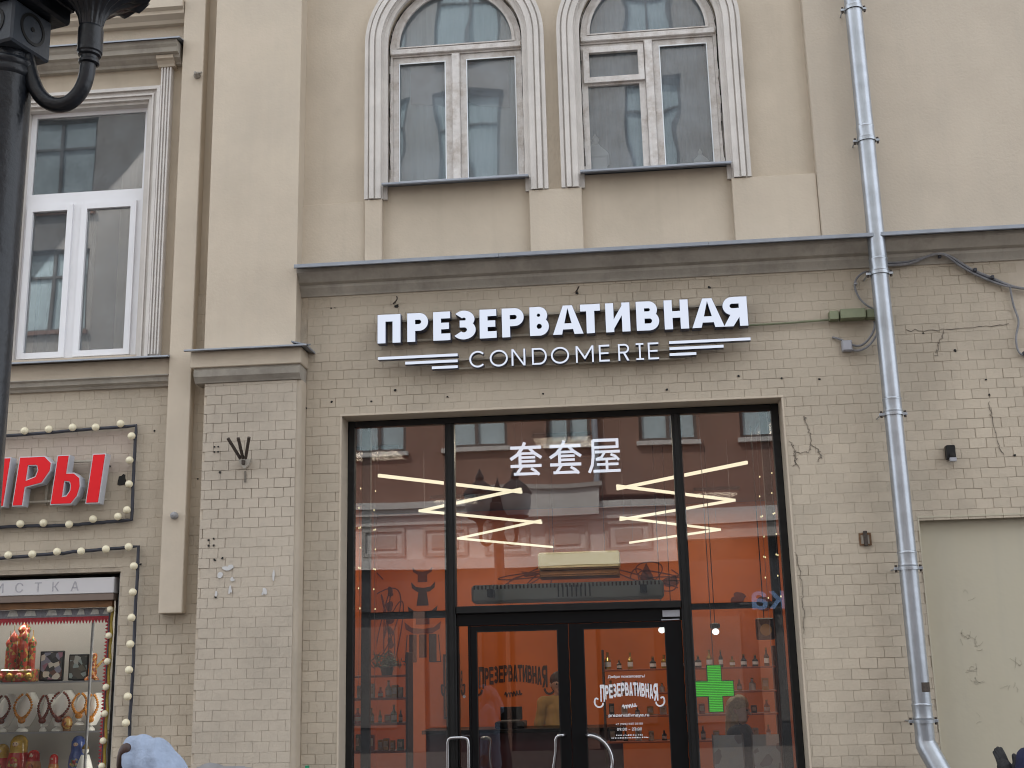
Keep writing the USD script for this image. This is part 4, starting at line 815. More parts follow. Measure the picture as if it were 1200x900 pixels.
t = thing('potted_plant', 'bushy grey green plant on the top of the goods shelf', 'plant', loc=(-2.25, 2.1, 1.66)); add(t, 'pot', lathe([(0, 0), (.05, 0), (.06, .07), (0, .07)], 14), 'bottle_dark')
lv = []
for k in range(150):
    a, b, rr = rng.uniform(0, 6.28), rng.uniform(.2, 1.4), rng.uniform(.05, .17); c = np.array([rr * 1.1 * math.cos(a) * math.sin(b), .6 * rr * math.sin(a) * math.sin(b), .06 + rr * .8 * math.cos(b)]); d = nrg.normal(size=3) * .03; e = np.cross(d, nrg.normal(size=3)); e = e / np.linalg.norm(e) * .008
    lv.append(trimesh.Trimesh([c - d, c + e, c + d, c - e], [(0, 1, 2), (0, 2, 3)], process=False))
add(t, 'leaves', lv, 'goods_green')
r = shelf_unit(-.30, 1.42, 3.55, (1.655, 1.42, 1.2, .95), 'long dark bottle shelf behind the green cross', 6)
for k in range(15):
    if k in (3, 6): continue
    goods('bottle', -.26 + .115 * k, 3.66, 1.655, r.uniform(.02, .036), r.uniform(.085, .17), 'bottle_gold' if r.random() < .6 else 'bottle_dark', 'gold capped bottle on the top board of the long shelf', 'bottles on the long shelf top board')
for z in (1.42, 1.2, .95):
    for k in range(13): goods('box' if r.random() < .5 else 'bottle', -.24 + .13 * k, 3.66, z, r.uniform(.022, .035), r.uniform(.07, .13), r.choice(['bottle_dark', 'goods_pale', 'dark_orange', 'paper', 'ochre_cloth', 'ceramic', 'bottle_gold']), 'small dark goods on the lower boards of the long shelf', 'goods on the long shelf lower boards')
t = thing('wall_speaker', 'small black loudspeaker on the orange wall near the frame edge', 'loudspeaker', loc=(1.25, 2.6, 1.9)); add(t, 'box', RB(-.08, .08, 0, .14, 0, .2, .01), 'black_door'); add(t, 'cone', lathe([(0, 0), (.05, 0), (.055, .01), (0, .012)], 16), 'bottle_gold'); g = UsdGeom.Xformable(t.GetChild('cone')); g.AddTranslateOp().Set(Gf.Vec3d(0, 0.0, .09)); g.AddRotateXOp().Set(90.0)
add(t, 'bracket', cyl((0, .1, .2), (0, .1, RZ - 1.9), .005, 6), 'black_door')

# ------------------------------------------------------------------ main lettering sign
ms = thing('shop_sign', 'white illuminated letter sign on rails above the shop front', 'sign')
SB, SH = 4.196, 0.236
ext = [(105, 172), (190, 251), (264, 314), (324, 386), (396, 445), (459, 522), (537, 592), (601, 688), (679, 736), (749, 818), (834, 898), (911, 979), (986, 1076), (1072, 1140)]
LX = lambda u: -1.882 + (u - 105) / 1035 * 2.872
for ch, (a, b) in zip(WORD, ext):
    w_ = (LX(b) - LX(a)) / SH; g = glyph(ch, w_, .282)
    g = affinity.translate(affinity.scale(g, SH, SH, origin=(0, 0)), LX(a), SB)
    l = add(ms, 'letter', EX(g, -.105, -.030), 'sign_side'); add(l, 'face', EX(g.buffer(-.0025, join_style='mitre'), -.109, -.1045), 'sign_white')
def thin(ch, w):
    s = .115; h = 1.0
    if ch == 'C': return LineString([(w * .52 + (.5 - s / 2) * w * 1.02 * math.cos(a), .5 + (.5 - s / 2) * math.sin(a)) for a in np.linspace(.75, 2 * math.pi - .75, 40)]).buffer(s / 2, cap_style='flat')
    if ch == 'O': return affinity.scale(Point(0, 0).buffer(.5, 32).difference(Point(0, 0).buffer(.5 - s, 32)), w, 1, origin=(0, 0)).buffer(0) if False else affinity.translate(affinity.scale(Point(0, 0).buffer(.5, 32), w, 1).difference(affinity.scale(Point(0, 0).buffer(.5, 32), w - 2 * s, 1 - 2 * s)), w / 2, .5)
    if ch == 'N': return unary_union([sbox(0, 0, s, 1), sbox(w - s, 0, w, 1), Polygon([(0, 1), (s * 1.15, 1), (w, 0), (w - s * 1.15, 0)])])
    if ch == 'D': return unary_union([sbox(0, 0, w * .5, 1), affinity.translate(affinity.scale(Point(0, 0).buffer(.5, 32), w * 1.0, 1), w * .5, .5)]).difference(unary_union([sbox(s, s, w * .5, 1 - s), affinity.translate(affinity.scale(Point(0, 0).buffer(.5, 32), w - 2 * s, 1 - 2 * s), w * .5, .5)]))
    if ch == 'M': return unary_union([sbox(0, 0, s, 1), sbox(w - s, 0, w, 1), Polygon([(0, 1), (s, 1), (w / 2, .38), (w - s, 1), (w, 1), (w / 2 + s * .3, .2), (w / 2 - s * .3, .2)])])
    if ch == 'E': return unary_union([sbox(0, 0, s, 1), sbox(0, 0, w, s), sbox(0, 1 - s, w, 1), sbox(0, .5 - s / 2, w * .9, .5 + s / 2)])
    if ch == 'R': return unary_union([sbox(0, 0, s, 1), sbox(0, .43, w * .62, 1).union(affinity.translate(affinity.scale(Point(0, 0).buffer(.285, 24), 1.0, 1), w - .285, .715)).difference(sbox(s, .43 + s, w * .62, 1 - s).union(Point(w - .285, .715).buffer(.285 - s, 24))), Polygon([(w * .42, .46), (w * .42 + s * 1.2, .46), (w, 0), (w - s * 1.3, 0)])])
    if ch == 'I': return unary_union([sbox(w / 2 - s / 2, 0, w / 2 + s / 2, 1), sbox(0, 0, w, s), sbox(0, 1 - s, w, 1)])
TB, TH = 3.968, 0.134
ext2 = [('C', 365, 412), ('O', 423, 474), ('N', 484, 523), ('D', 541, 583), ('O', 594, 645), ('M', 663, 713), ('E', 727, 757), ('R', 780, 811), ('I', 829, 851), ('E', 862, 892)]
for ch, a, b in ext2:
    w_ = (LX(b) - LX(a)) / TH; g = affinity.translate(affinity.scale(thin(ch, w_), TH, TH, origin=(0, 0)), LX(a), TB)
    l = add(ms, 'letter', EX(g, -.100, -.045), 'sign_side'); add(l, 'face', EX(g.buffer(-.0012), -.103, -.0995), 'sign_white')
for a, b, z in ((-1.880, -1.247, 4.078), (-1.664, -1.247, 4.030), (-1.454, -1.247, 3.983), (.381, 1.000, 4.094), (.381, .794, 4.046), (.380, .585, 3.999)):
    l = add(ms, 'stripe', RB(a, b, -.100, -.045, z - .012, z + .012, .002), 'sign_side'); add(l, 'face', B(a + .002, b - .002, -.103, -.0995, z - .0105, z + .0105), 'sign_white')
add(ms, 'rail', [RB(-1.86, .97, -.030, -.008, 4.222, 4.240, .002)], 'rail'); add(ms, 'rail', [RB(-1.86, .97, -.030, -.008, 4.385, 4.403, .002)], 'rail'); add(ms, 'rail', [RB(-1.3, .5, -.044, -.008, 4.045, 4.060, .002)], 'rail'); add(ms, 'rail', [RB(-1.3, .5, -.044, -.008, 3.975, 3.988, .002)], 'rail')
add(ms, 'spacer', [cyl((LX(u), -.05, z), (LX(u), -.006, z), .006, 8) for u in (380, 440, 500, 560, 620, 690, 745, 800, 840, 880) for z in (4.052, 3.981)], 'rail')

# ------------------------------------------------------------------ red letter sign on the left
rs = thing('red_letter_sign', 'red letter sign with grey sides inside the upper bulb frame', 'sign')
RBs, RH = 3.025, .375
def slant(g): return affinity.affine_transform(g, [1, .10, 0, 1, 0, 0])
def red_glyph(ch):
    if ch == 'Р': return unary_union([sbox(0, 0, .22, 1), Polygon([(0, 1), (.60, 1), (.78, .86), (.78, .70), (.62, .46), (.22, .38), (.22, .50), (.46, .58), (.50, .72), (.46, .82), (.40, .845), (.22, .845), (.0, .845)]) , sbox(.0, .84, .5, 1)])
    if ch == 'Ы': 
        o = unary_union([sbox(0, 0, .26, 1), Polygon([(.2, .62), (.45, .62), (.6, .52), (.64, .35), (.6, .15), (.48, 0), (.2, 0)])]).difference(Polygon([(.24, .13), (.36, .15), (.43, .26), (.43, .38), (.38, .46), (.24, .48)]))
        return o
    if ch == 'I': return sbox(0, 0, .26, 1)
    if ch == 'И': return unary_union([sbox(0, 0, .25, 1), sbox(.53, 0, .78, 1), Polygon([(0, 0), (.2, 0), (.78, 1), (.58, 1)])])
for ch, x, nm in (('И', -5.10, 'letter'), ('Р', -4.760, 'letter'), ('Ы', -4.450, 'letter'), ('I', -4.165, 'letter')):
    g = affinity.translate(affinity.scale(slant(red_glyph(ch)), .33 if ch != 'И' else .33, RH, origin=(0, 0)), x, RBs)
    if ch == 'I': g = affinity.translate(affinity.scale(slant(red_glyph(ch)), .36, RH, origin=(0, 0)), x, RBs)
    l = add(rs, 'letter', EX(g.buffer(.008, join_style='mitre'), -.135, -.05), 'grey_side'); add(l, 'face', EX(g, -.139, -.134), 'red_face')
add(rs, 'rail', RB(-5.1, -4.05, -.05, -.028, 3.36, 3.378), 'rail'); add(rs, 'rail', RB(-5.1, -4.05, -.05, -.028, 3.05, 3.068), 'rail')
add(rs, 'post', [RB(x, x + .02, -.03, -.002, 3.2 - .17, 3.2 + .18) for x in (-5.0, -4.56, -4.12)], 'rail')
def bulb_frame(name, label, path, bulbs, y=-.03):
    t = thing(name, label, 'light garland')
    add(t, 'cable_channel', [tube(path + nrg.normal(0, .0015, path.shape) * (1, 0, 1), .0135, 8)], 'dark_cable', 40)
    for x, z in bulbs:
        b = add(t, 'bulb', ball((x, y - .030, z), .030, 2), 'bulb_cream', True); add(b, 'socket', cyl((x, y - .012, z), (x, y + .01, z), .014, 8), 'dark_cable')
    return t
def seg(pts, n=14): return np.vstack([np.linspace(a, b, n, endpoint=False) for a, b in zip(pts[:-1], pts[1:])] + [pts[-1:]])
P1 = np.array([(-5.7, -.03, 3.585), (-4.86, -.03, 3.604), (-3.842, -.03, 3.642), (-3.838, -.032, 2.893), (-4.3, -.03, 2.868), (-4.84, -.03, 2.872), (-5.7, -.03, 2.85)])
bulb_frame('bulb_garland', 'dark cable frame of cream bulbs around the red letters', seg(P1), [(-5.55, 3.60), (-5.35, 3.61), (-5.15, 3.62), (-4.95, 3.625), (-4.748, 3.632), (-4.549, 3.637), (-4.351, 3.643), (-4.16, 3.636), (-3.957, 3.656), (-3.861, 3.553), (-3.867, 3.36), (-3.862, 3.17), (-3.868, 2.968), (-3.938, 2.919), (-4.138, 2.906), (-4.33, 2.872), (-4.54, 2.889), (-4.729, 2.889), (-4.93, 2.885), (-5.13, 2.88), (-5.33, 2.875)])
P2 = np.array([(-5.85, -.03, 2.60), (-4.82, -.03, 2.632), (-3.772, -.03, 2.684), (-3.772, -.03, 1.2), (-3.78, -.03, .25)])
bulb_frame('bulb_garland', 'dark cable of cream bulbs around the souvenir window', seg(P2), [(-5.4, 2.62), (-5.2, 2.63), (-5.0, 2.64), (-4.809, 2.648), (-4.614, 2.649), (-4.414, 2.662), (-4.22, 2.659), (-4.021, 2.669), (-3.839, 2.681), (-3.79, 2.532), (-3.788, 2.333), (-3.788, 2.141), (-3.788, 1.944), (-3.788, 1.754), (-3.788, 1.56), (-3.792, 1.369), (-3.79, 1.17), (-3.79, .97), (-3.79, .77)])

# ------------------------------------------------------------------ souvenir window
sw = thing('souvenir_window', 'souvenir display window with pale sign board and glass shelves', 'shop window')
add(sw, 'cabinet', [B(DISP[0], DISP[1] - .01, .62, .66, .35, 2.49), B(DISP[1] - .012, DISP[1] - .002, .02, .62, .35, 2.49), B(DISP[0], DISP[1] - .012, .02, .62, .35, .42)], 'display_back')
add(sw, 'jamb', [RB(-3.99, -3.935, .10, .16, .42, 2.47)], 'black_frame'); add(sw, 'lintel', [RB(DISP[0], -3.934, .2, .62, 2.462, 2.495)], 'hole_dark')
lb = add(sw, 'sign_board', [RB(-5.7, -3.972, .012, .2, 2.338, 2.460, .004)], 'lightbox_face'); add(lb, 'underside', [RB(-5.7, -3.974, .016, .21, 2.285, 2.337, .003)], 'lightbox_under')
cap = text('СТКА', .072, .002, False)
for ch, xc in (('И', -4.905), ('С', -4.745), ('Т', -4.59), ('К', -4.45), ('А', -4.29)):
    m = text(ch, .074, .002, False); m.vertices[:, 0] -= np.ptp(m.vertices[:, 0]) / 2; add(lb, 'letter', stand(m, xc, .0125, 2.362), 'letter_grey')
add(sw, 'valance', [RB(-5.7, -4.0, .06, .1, 2.235, 2.284, .002)], 'brown_wood')
add(sw, 'frieze', [B(-5.7, -4.03, .125, .135, 2.17, 2.234)], 'grey_trim')
add(sw, 'frieze_patch', [EX(Polygon([(x, 2.185), (x + .09 * s, 2.185), (x + .075 * s, 2.225), (x + .02, 2.228)]), .122, .126) for x, s in ((-4.88, 1), (-4.74, 1.1), (-4.56, 1.0), (-4.42, .8), (-4.31, .7), (-4.2, .8), (-4.1, .5))], 'pale_trim')
teeth = unary_union([sbox(-5.7, 2.145, -4.035, 2.172)] + [Polygon([(x, 2.146), (x + .026, 2.146), (x + .013, 2.115)]) for x in np.arange(-5.7, -4.06, .026)])
add(sw, 'red_lace', [EX(teeth, .127, .132)], 'red_trim')
side = unary_union([sbox(-4.056, .45, -4.030, 2.172)] + [Polygon([(-4.055, z), (-4.055, z + .026), (-4.08, z + .013)]) for z in np.arange(.5, 2.12, .026)])
add(sw, 'red_lace', [EX(side, .129, .134)], 'red_trim')
add(sw, 'rope', [tube(np.c_[np.full(60, -4.014) + .004 * np.sin(np.arange(60)), np.full(60, .10), np.linspace(.45, 2.24, 60)], .012, 8)], 'yellow_rope')
add(sw, 'pane', B(-5.7, -4.0, .14, .144, .42, 2.24), 'shelf_glass')
for z in (1.683, 1.306): add(sw, 'shelf', [RB(-5.7, -4.06, .2, .5, z - .014, z, .002)], 'shelf_glass'); add(sw, 'shelf_edge', B(-5.7, -4.06, .196, .2, z - .0135, z - .0005), 'grey_plastic')
add(sw, 'shelf', [RB(-5.7, -4.06, .2, .5, .95, .964, .002)], 'shelf_glass')
add(sw, 'post', [tube([(-4.205, .19, .43), (-4.205, .19, 2.15)], .011, 10)], 'grey_cable', 40)
sg = thing('bulb_string', 'string of cream bulbs on yellow rope inside the souvenir window', 'light garland')
add(sg, 'wire', [tube(np.array([(-4.03 + .0, .085, .43), (-4.028, .085, 2.23)]), .005, 6)], 'dark_cable')
for z in (2.215, 2.016, 1.823, 1.631, 1.435, 1.237, 1.054, .86): add(sg, 'bulb', ball((-4.015, .062, z), .0255, 2), 'bulb_cream', True)
# tube lamp behind the valance
tl = thing('display_tube_lamp', 'tube lamp hidden behind the valance of the souvenir window', 'lamp', loc=(-4.8, .28, 2.30)); add(tl, 'tube', cyl((-.75, 0, .1), (.7, 0, .1), .012, 10), 'bust_white', 40); add(tl, 'reflector', RB(-.8, .75, -.05, .05, .115, .13), 'grey_plastic')
dl_ = UsdLux.RectLight.Define(stage, str(tl.GetPath()) + '/tube_light'); dl_.CreateWidthAttr(1.4); dl_.CreateHeightAttr(.06); dl_.CreateIntensityAttr(30.0 * EM); dl_.CreateColorAttr(Gf.Vec3f(1, .95, .86)); dl_.AddTranslateOp().Set(Gf.Vec3d(0, 0, .08))
tl = thing('display_tube_lamp', 'upright tube lamp behind the lace edge of the souvenir window', 'lamp', loc=(-3.965, .19, 1.3)); add(tl, 'tube', cyl((0, 0, -.8), (0, 0, .85), .012, 10), 'bust_white', 40); add(tl, 'reflector', RB(.014, .026, -.02, .04, -.85, .9), 'grey_plastic')
dl_ = UsdLux.RectLight.Define(stage, str(tl.GetPath()) + '/tube_light'); dl_.CreateWidthAttr(1.6); dl_.CreateHeightAttr(.05); dl_.CreateIntensityAttr(10.0 * EM); dl_.CreateColorAttr(Gf.Vec3f(1, .95, .86)); dl_.AddTranslateOp().Set(Gf.Vec3d(-.016, 0, 0)); dl_.AddRotateYOp().Set(90.0)
def onion(x, y, z, r, h): return lathe([(0, 0), (r * .75, 0), (r, h * .28), (r * .8, h * .5), (r * .3, h * .72), (r * .08, h * .9), (0, h)], 14, at=(x, y, z))
t = thing('church_model', 'red and gold onion domed church model on the upper glass shelf', 'souvenir', loc=(-4.85, .33, 1.683))
add(t, 'base', RB(-.13, .13, -.08, .08, 0, .1, .012), 'church_paint')
for k, (x, y, r_, h) in enumerate(((-.1, 0, .028, .22), (.1, -.02, .028, .22), (-.045, -.045, .03, .26), (.05, -.045, .03, .27), (0, .03, .045, .33))):
    tw = add(t, 'tower', lathe([(0, 0), (r_, 0), (r_, h - .03), (r_ * .8, h), (0, h)], 10, at=(x, y, .05)), 'church_paint'); add(tw, 'dome', onion(x, y, .05 + h, r_ * 1.15, .1), 'church_paint', 40); add(tw, 'spire', cyl((x, y, .14 + h), (x, y, .18 + h), .003, 5), 'bottle_gold')
for k in range(4): add(t, 'corner_ball', ball((-.12 + .08 * k, -.085, .04), .034, 1), 'bottle_gold' if k % 2 else 'church_paint', True)
def lacquer(x, w, h, m, label):
    t = thing('picture_plaque', label, 'souvenir', loc=(x, .36, 1.683)); add(t, 'plaque', RB(-w / 2, w / 2, 0, .02, .002, h, .006), 'black_door'); add(t, 'picture', B(-w / 2 + .012, w / 2 - .012, -.002, .0005, .014, h - .012), m)
    add(t, 'foot', RB(-w / 3, w / 3, .02, .08, 0, .02), 'black_door')
lacquer(-4.607, .20, .235, 'lacquer_art', 'black lacquer plaque with pale figures beside the church model'); lacquer(-4.385, .165, .205, 'lacquer_city', 'grey lacquer plaque with street picture near the thin upright post')
t = thing('carved_toy', 'small orange carved toy beside the grey lacquer plaque', 'souvenir', loc=(-4.265, .36, 1.683)); add(t, 'body', bones([((0, 0, .05), .035, (0, 0, .13), .03), ((0, 0, .13), .028, (.02, -.02, .19), .022), ((-.01, 0, .03), .02, (-.04, -.02, .005), .015), ((.01, 0, .03), .02, (.05, -.02, .005), .015)], .012, 4), 'doll_orange', True); add(t, 'tail', bones([((.03, 0, .1), .012, (.09, 0, .16), .008), ((.09, 0, .16), .008, (.12, 0, .2), .005)], .01, 3), 'doll_orange', True)
def bust(x, z, h, w, m, label, tilt=0.0, beads=True):
    t = thing('necklace_bust', label, 'necklace display', loc=(x, .33, z))
    # a curved shield-like display plate on a foot
    n = 14; V, F = [], []
    for i in range(n + 1):
        u = i / n; hw = w * (0.30 + .7 * math.sin(math.pi * min(u * .78 + .1, 1))) * (1 if u < .8 else 1 - (u - .8) * 1.9)
        for j in range(9):
            a = (j / 8 - .5) * 2; V.append((a * hw + tilt * u * h, .05 * a * a + .03 * u - .03, .035 + u * h))
    for i in range(n):
        for j in range(8): q = i * 9 + j; F += [(q, q + 1, q + 10), (q, q + 10, q + 9)]
    sh = trimesh.Trimesh(np.array(V), np.array(F), process=False); s2 = sh.copy(); s2.vertices += (0, .008, 0); s2.invert()
    add(t, 'plate', [sh, s2], 'bust_white', True); add(t, 'foot', [lathe([(0, 0), (w * .55, 0), (w * .5, .012), (w * .18, .03), (w * .15, .05), (0, .05)], 16)], 'bust_white', 30)
    pts = [(math.sin(a) * w * .86 * (1 - .25 * abs(math.cos(a))) + tilt * h * (.55 + .4 * math.cos(a)), -.045 - .012 * math.cos(a), .035 + h * (.62 + .33 * -math.cos(a) * -1 if False else .60 + .36 * math.cos(a))) for a in np.linspace(.35, 2 * math.pi - .35, 26)]
    add(t, 'necklace', [ball(p_, .0105 + .004 * math.exp(-((k - 12.5) / 5) ** 2), 1) for k, p_ in enumerate(pts)], m, True)
    add(t, 'pendant', ball((pts[12][0], pts[12][1] - .005, pts[12][2] - .015), .024, 2, (1.3, .6, 1)), m, True)
for a in ((-4.97, 1.306, .25, .075, 'dark_amber', 'dark red necklace bust at the pole end of the middle shelf'), (-4.80, 1.306, .26, .085, 'amber', 'amber necklace on a wide pale bust, second from the pole'), (-4.63, 1.306, .245, .05, 'dark_amber', 'narrow bust with a long dark red necklace'), (-4.50, 1.306, .27, .095, 'dark_amber', 'tallest white bust with a diagonal dark red necklace'), (-4.335, 1.345, .215, .07, 'amber', 'small raised bust with a short amber necklace'), (-4.24, 1.306, .245, .06, 'amber', 'bust with heavy amber pendant behind the thin upright post')):
    bust(*a[:5], a[5], tilt=.12)
t = thing('painted_egg', 'orange painted egg standing on the middle glass shelf', 'souvenir', loc=(-4.42, .30, 1.306)); add(t, 'egg', lathe([(0, .006), (.03, .012), (.044, .045), (.036, .085), (.018, .105), (0, .11)], 20), 'doll_orange', True); add(t, 'stand', lathe([(0, 0), (.03, 0), (.026, .015), (0, .015)], 16), 'brown_wood')
def doll(x, h, w, m, label, y=.33, z=.964):
    t = thing('nesting_doll', label, 'nesting doll', 'nesting dolls on the lowest shelf', loc=(x, y, z))
    pr = [(0, 0), (w * .75, 0), (w * .92, h * .08), (w, h * .3), (w * .9, h * .5), (w * .72, h * .62), (w * .74, h * .72), (w * .72, h * .85), (w * .5, h * .95), (w * .2, h * .995), (0, h)]
    base = {'doll_red': 'doll_coat_red', 'doll_orange': 'doll_coat_orange', 'doll_blue': 'doll_coat_blue'}[m]
    add(t, 'body', lathe(pr, 24), base, True)
    sc = [(r_ + .0015, z_) for r_, z_ in pr if z_ >= h * .6]; add(t, 'scarf', lathe([(sc[0][0] + .004, h * .585)] + sc, 24), {'doll_red': 'doll_coat_gold', 'doll_orange': 'doll_coat_red', 'doll_blue': 'doll_coat_blue'}[m], True)
    f = add(t, 'face', ball((0, -w * .40, h * .785), w * .43, 2, (1, .9, 1.05)), 'doll_face', True)
    for sx in (-1, 1): add(f, 'eye', ball((sx * w * .14, -w * .765, h * .80), w * .045, 1), 'eye_dark', True)
    add(f, 'mouth', ball((0, -w * .775, h * .745), w * .05, 1, (1.3, .6, .6)), 'doll_coat_red', True)
    add(t, 'painted_apron', ball((0, -w * .52, h * .33), w * .60, 2, (1, .9, 1.35)), m, True)
    for k in range(3): add(t, 'flower', ball((w * .3 * (k - 1), -w * (1.06 - .08 * abs(k - 1)), h * (.30 + .07 * (k % 2))), w * .15, 1, (1, .35, 1)), ('doll_coat_gold', 'doll_coat_red', 'doll_face')[k], True)
doll(-4.815, .315, .088, 'doll_red', 'big red and gold nesting doll beside the pole'); doll(-4.69, .20, .062, 'doll_orange', 'orange nesting doll right of the big red one'); doll(-4.95, .25, .07, 'doll_red', 'red nesting doll mostly behind the pole'); doll(-4.50, .17, .042, 'doll_orange', 'small pink orange nesting doll in the shelf middle', .28); doll(-4.345, .30, .072, 'doll_blue', 'blue headed nesting doll with red flowers', .36)
t = thing('porcelain_figure', 'white and gold porcelain figurine in front of the blue doll', 'souvenir', loc=(-4.25, .28, .964)); add(t, 'robe', lathe([(0, 0), (.06, 0), (.065, .05), (.045, .12), (.03, .16), (0, .16)], 18), 'bust_white', True); add(t, 'head', ball((0, 0, .19), .026, 2), 'bust_white', True); add(t, 'hat', lathe([(.0, .2), (.03, .205), (.015, .235), (0, .245)], 12), 'bottle_gold', 40)
t = thing('wavy_vase', 'silver grey twisted vase at the shelf end behind the post', 'souvenir', loc=(-4.13, .36, .964)); add(t, 'body', lathe([(0, 0), (.04, 0), (.05, .06), (.035, .16), (.028, .25), (.04, .31), (.03, .31), (0, .1)], 20), 'steel', True); add(t, 'base', lathe([(0, 0), (.045, 0), (.045, .01), (0, .01)], 16), 'black_door')

# ------------------------------------------------------------------ wall fittings
t = thing('downpipe', 'silver zinc downpipe running down the facade beside the shop front', 'downpipe')
PX, PY, PR = 1.985, -0.155, 0.066
joints = [6.773, 5.641, 4.556, 3.470, 2.345, 1.294]
joints = [12.3, 10.2, 8.4] + joints
zs_ = [TOP] + [j for j in joints]
for k, (za, zb) in enumerate(zip(zs_[:-1], zs_[1:])):
    add(t, 'pipe_length', lathe([(PR, zb - .0), (PR * .985, zb + .25), (PR * .985, za - .02), (PR * .93, za)], 32, at=(PX, PY, 0)), 'zinc', 40)
for z in joints:
    add(t, 'collar', lathe([(PR, z - .005), (PR + .004, z), (PR + .0045, z + .012), (PR + .001, z + .02), (PR + .001, z + .085), (PR + .004, z + .09), (PR + .004, z + .1), (PR, z + .105)], 32, at=(PX, PY, 0)), 'zinc', 40)
    c = add(t, 'bracket', [lathe([(PR + .004, z - .028), (PR + .009, z - .028), (PR + .009, z - .004), (PR + .004, z - .004), (PR + .004, z - .028)], 28, at=(PX, PY, 0)), RB(PX - PR - .034, PX - PR - .004, PY - .012, PY + .012, z - .026, z - .006, .002), RB(PX + PR + .004, PX + PR + .034, PY - .012, PY + .012, z - .026, z - .006, .002), cyl((PX - PR - .02, PY, z - .016), (PX - PR - .02, .03, z - .016), .006, 6)], 'zinc', 30)
    add(c, 'bolt', [lathe([(0, 0), (.009, 0), (.009, .05), (0, .05)], 6, at=(PX + s * (PR + .02), PY - .0, z - .041)) for s in (-1, 1)], 'dark_rust')
add(t, 'pipe_length', lathe([(PR * .97, 1.15), (PR * .985, 1.2), (PR * .985, 1.29)], 32, at=(PX, PY, 0)), 'zinc', 40)
el = smoothpath([(PX, PY, 1.19), (PX, PY, 1.13), (PX + .02, PY - .02, 1.07), (PX + .075, PY - .075, .93), (PX + .14, PY - .15, .75), (PX + .16, PY - .17, .6), (PX + .16, PY - .17, .15)], 30)
add(t, 'elbow', tube(el, np.r_[np.full(2, PR * .99), np.full(28, PR * 1.08)], 28), 'zinc', 40)
add(t, 'sticker', [trimesh.util.concatenate([trimesh.Trimesh([(PX + (PR + .001) * math.cos(a), PY + (PR + .001) * math.sin(a), 1.475), (PX + (PR + .001) * math.cos(b), PY + (PR + .001) * math.sin(b), 1.475), (PX + (PR + .001) * math.cos(b), PY + (PR + .001) * math.sin(b), 1.54), (PX + (PR + .001) * math.cos(a), PY + (PR + .001) * math.sin(a), 1.54)], [(0, 1, 2), (0, 2, 3)], process=False) for a, b in zip(np.linspace(-1.62, -.45, 8)[:-1], np.linspace(-1.62, -.45, 8)[1:])])], 'dark_rust', label='small dark sticker on the zinc pipe')
t = thing('green_conduit_box', 'green painted conduit box on the brick wall beside the downpipe', 'conduit box')
add(t, 'end_cap', RB(1.605, 1.675, -.075, -.002, 4.222, 4.292, .004), 'green_paint'); add(t, 'box', RB(1.684, 1.872, -.095, -.002, 4.220, 4.296, .005), 'green_paint'); add(t, 'end_cap', RB(1.880, 1.985, -.08, -.002, 4.222, 4.290, .004), 'green_paint')
add(t, 'conduit', tube([(1.61, -.022, 4.236), (1.3, -.022, 4.226), (.95, -.022, 4.222)], .009, 8), 'green_paint', 40)
t = thing('junction_box', 'small grey plastic junction box below the green conduit box', 'junction box'); add(t, 'box', RB(1.682, 1.758, -.05, -.003, 3.978, 4.062, .005), 'grey_plastic'); add(t, 'lid', RB(1.688, 1.752, -.056, -.0495, 3.984, 4.056, .004), 'grey_plastic')
for k, pts in enumerate(([(1.62, -.012, 4.098), (1.66, -.018, 4.085), (1.70, -.02, 4.065)], [(1.756, -.03, 4.03), (1.83, -.04, 4.02), (1.89, -.05, 4.07), (1.93, -.06, 4.14), (1.94, -.03, 4.2)], [(1.75, -.025, 3.99), (1.83, -.035, 3.985), (1.9, -.05, 4.03), (1.945, -.06, 4.1)])): add(t, 'cable', tube(smoothpath(pts, 18), .0085, 8), 'grey_cable', 40)
t = thing('loose_cable', 'thin cable loop bulging out behind the downpipe under the cornice', 'cable'); add(t, 'loop', tube(smoothpath([(1.95, -.03, 4.60), (1.87, -.035, 4.58), (1.825, -.03, 4.52), (1.83, -.025, 4.44), (1.87, -.03, 4.36), (1.95, -.03, 4.30)], 30), .008, 8), 'grey_cable', 40); add(t, 'clip', RB(1.815, 1.84, -.045, -.003, 4.50, 4.515), 'grey_plastic')
t = thing('wall_cable', 'bundle of sagging grey cables running from the downpipe to the wall edge', 'cable')
for k in range(3):
    o = .012 * k; add(t, 'cable', tube(smoothpath([(1.98, -.05, 4.632 + o), (2.12, -.04, 4.640 + o * .8), (2.26, -.035, 4.652 + o * .6), (2.40, -.06, 4.695), (2.47, -.07, 4.700), (2.58, -.045, 4.66 - o), (2.70, -.03, 4.575 - o), (2.83, -.03, 4.505 - o * 1.2), (2.95, -.03, 4.44 - o * .5), (3.03, -.03, 4.41), (3.2, -.03, 4.41 - o), (3.5, -.03, 4.42)], 60), .009 if k else .011, 8), 'dark_cable' if k == 1 else 'grey_cable', 40)
for x, z in ((2.72, 4.565), (2.84, 4.50), (2.47, 4.69)): add(t, 'clip', RB(x - .012, x + .012, -.06, -.002, z - .014, z + .014), 'dark_cable')
t = thing('wall_cable', 'single thin cable hanging down the projecting brick edge', 'cable'); add(t, 'cable', tube(smoothpath([(2.965, -.03, 4.43), (2.972, -.022, 4.34), (2.985, -.02, 4.24), (3.0, -.02, 4.16), (2.975, -.02, 4.06), (2.965, -.02, 3.96), (2.985, -.02, 3.9), (3.04, -.02, 3.885), (3.2, -.02, 3.9)], 50), .008, 8), 'grey_cable', 40); add(t, 'clip', RB(3.0, 3.04, -.04, -.002, 3.885, 3.915), 'dark_cable')
add(bld, 'brick_pier', [RB(2.94, 6.0, -.018, .006, 2.73, 4.64, .004)], 'plaster_right') if False else None
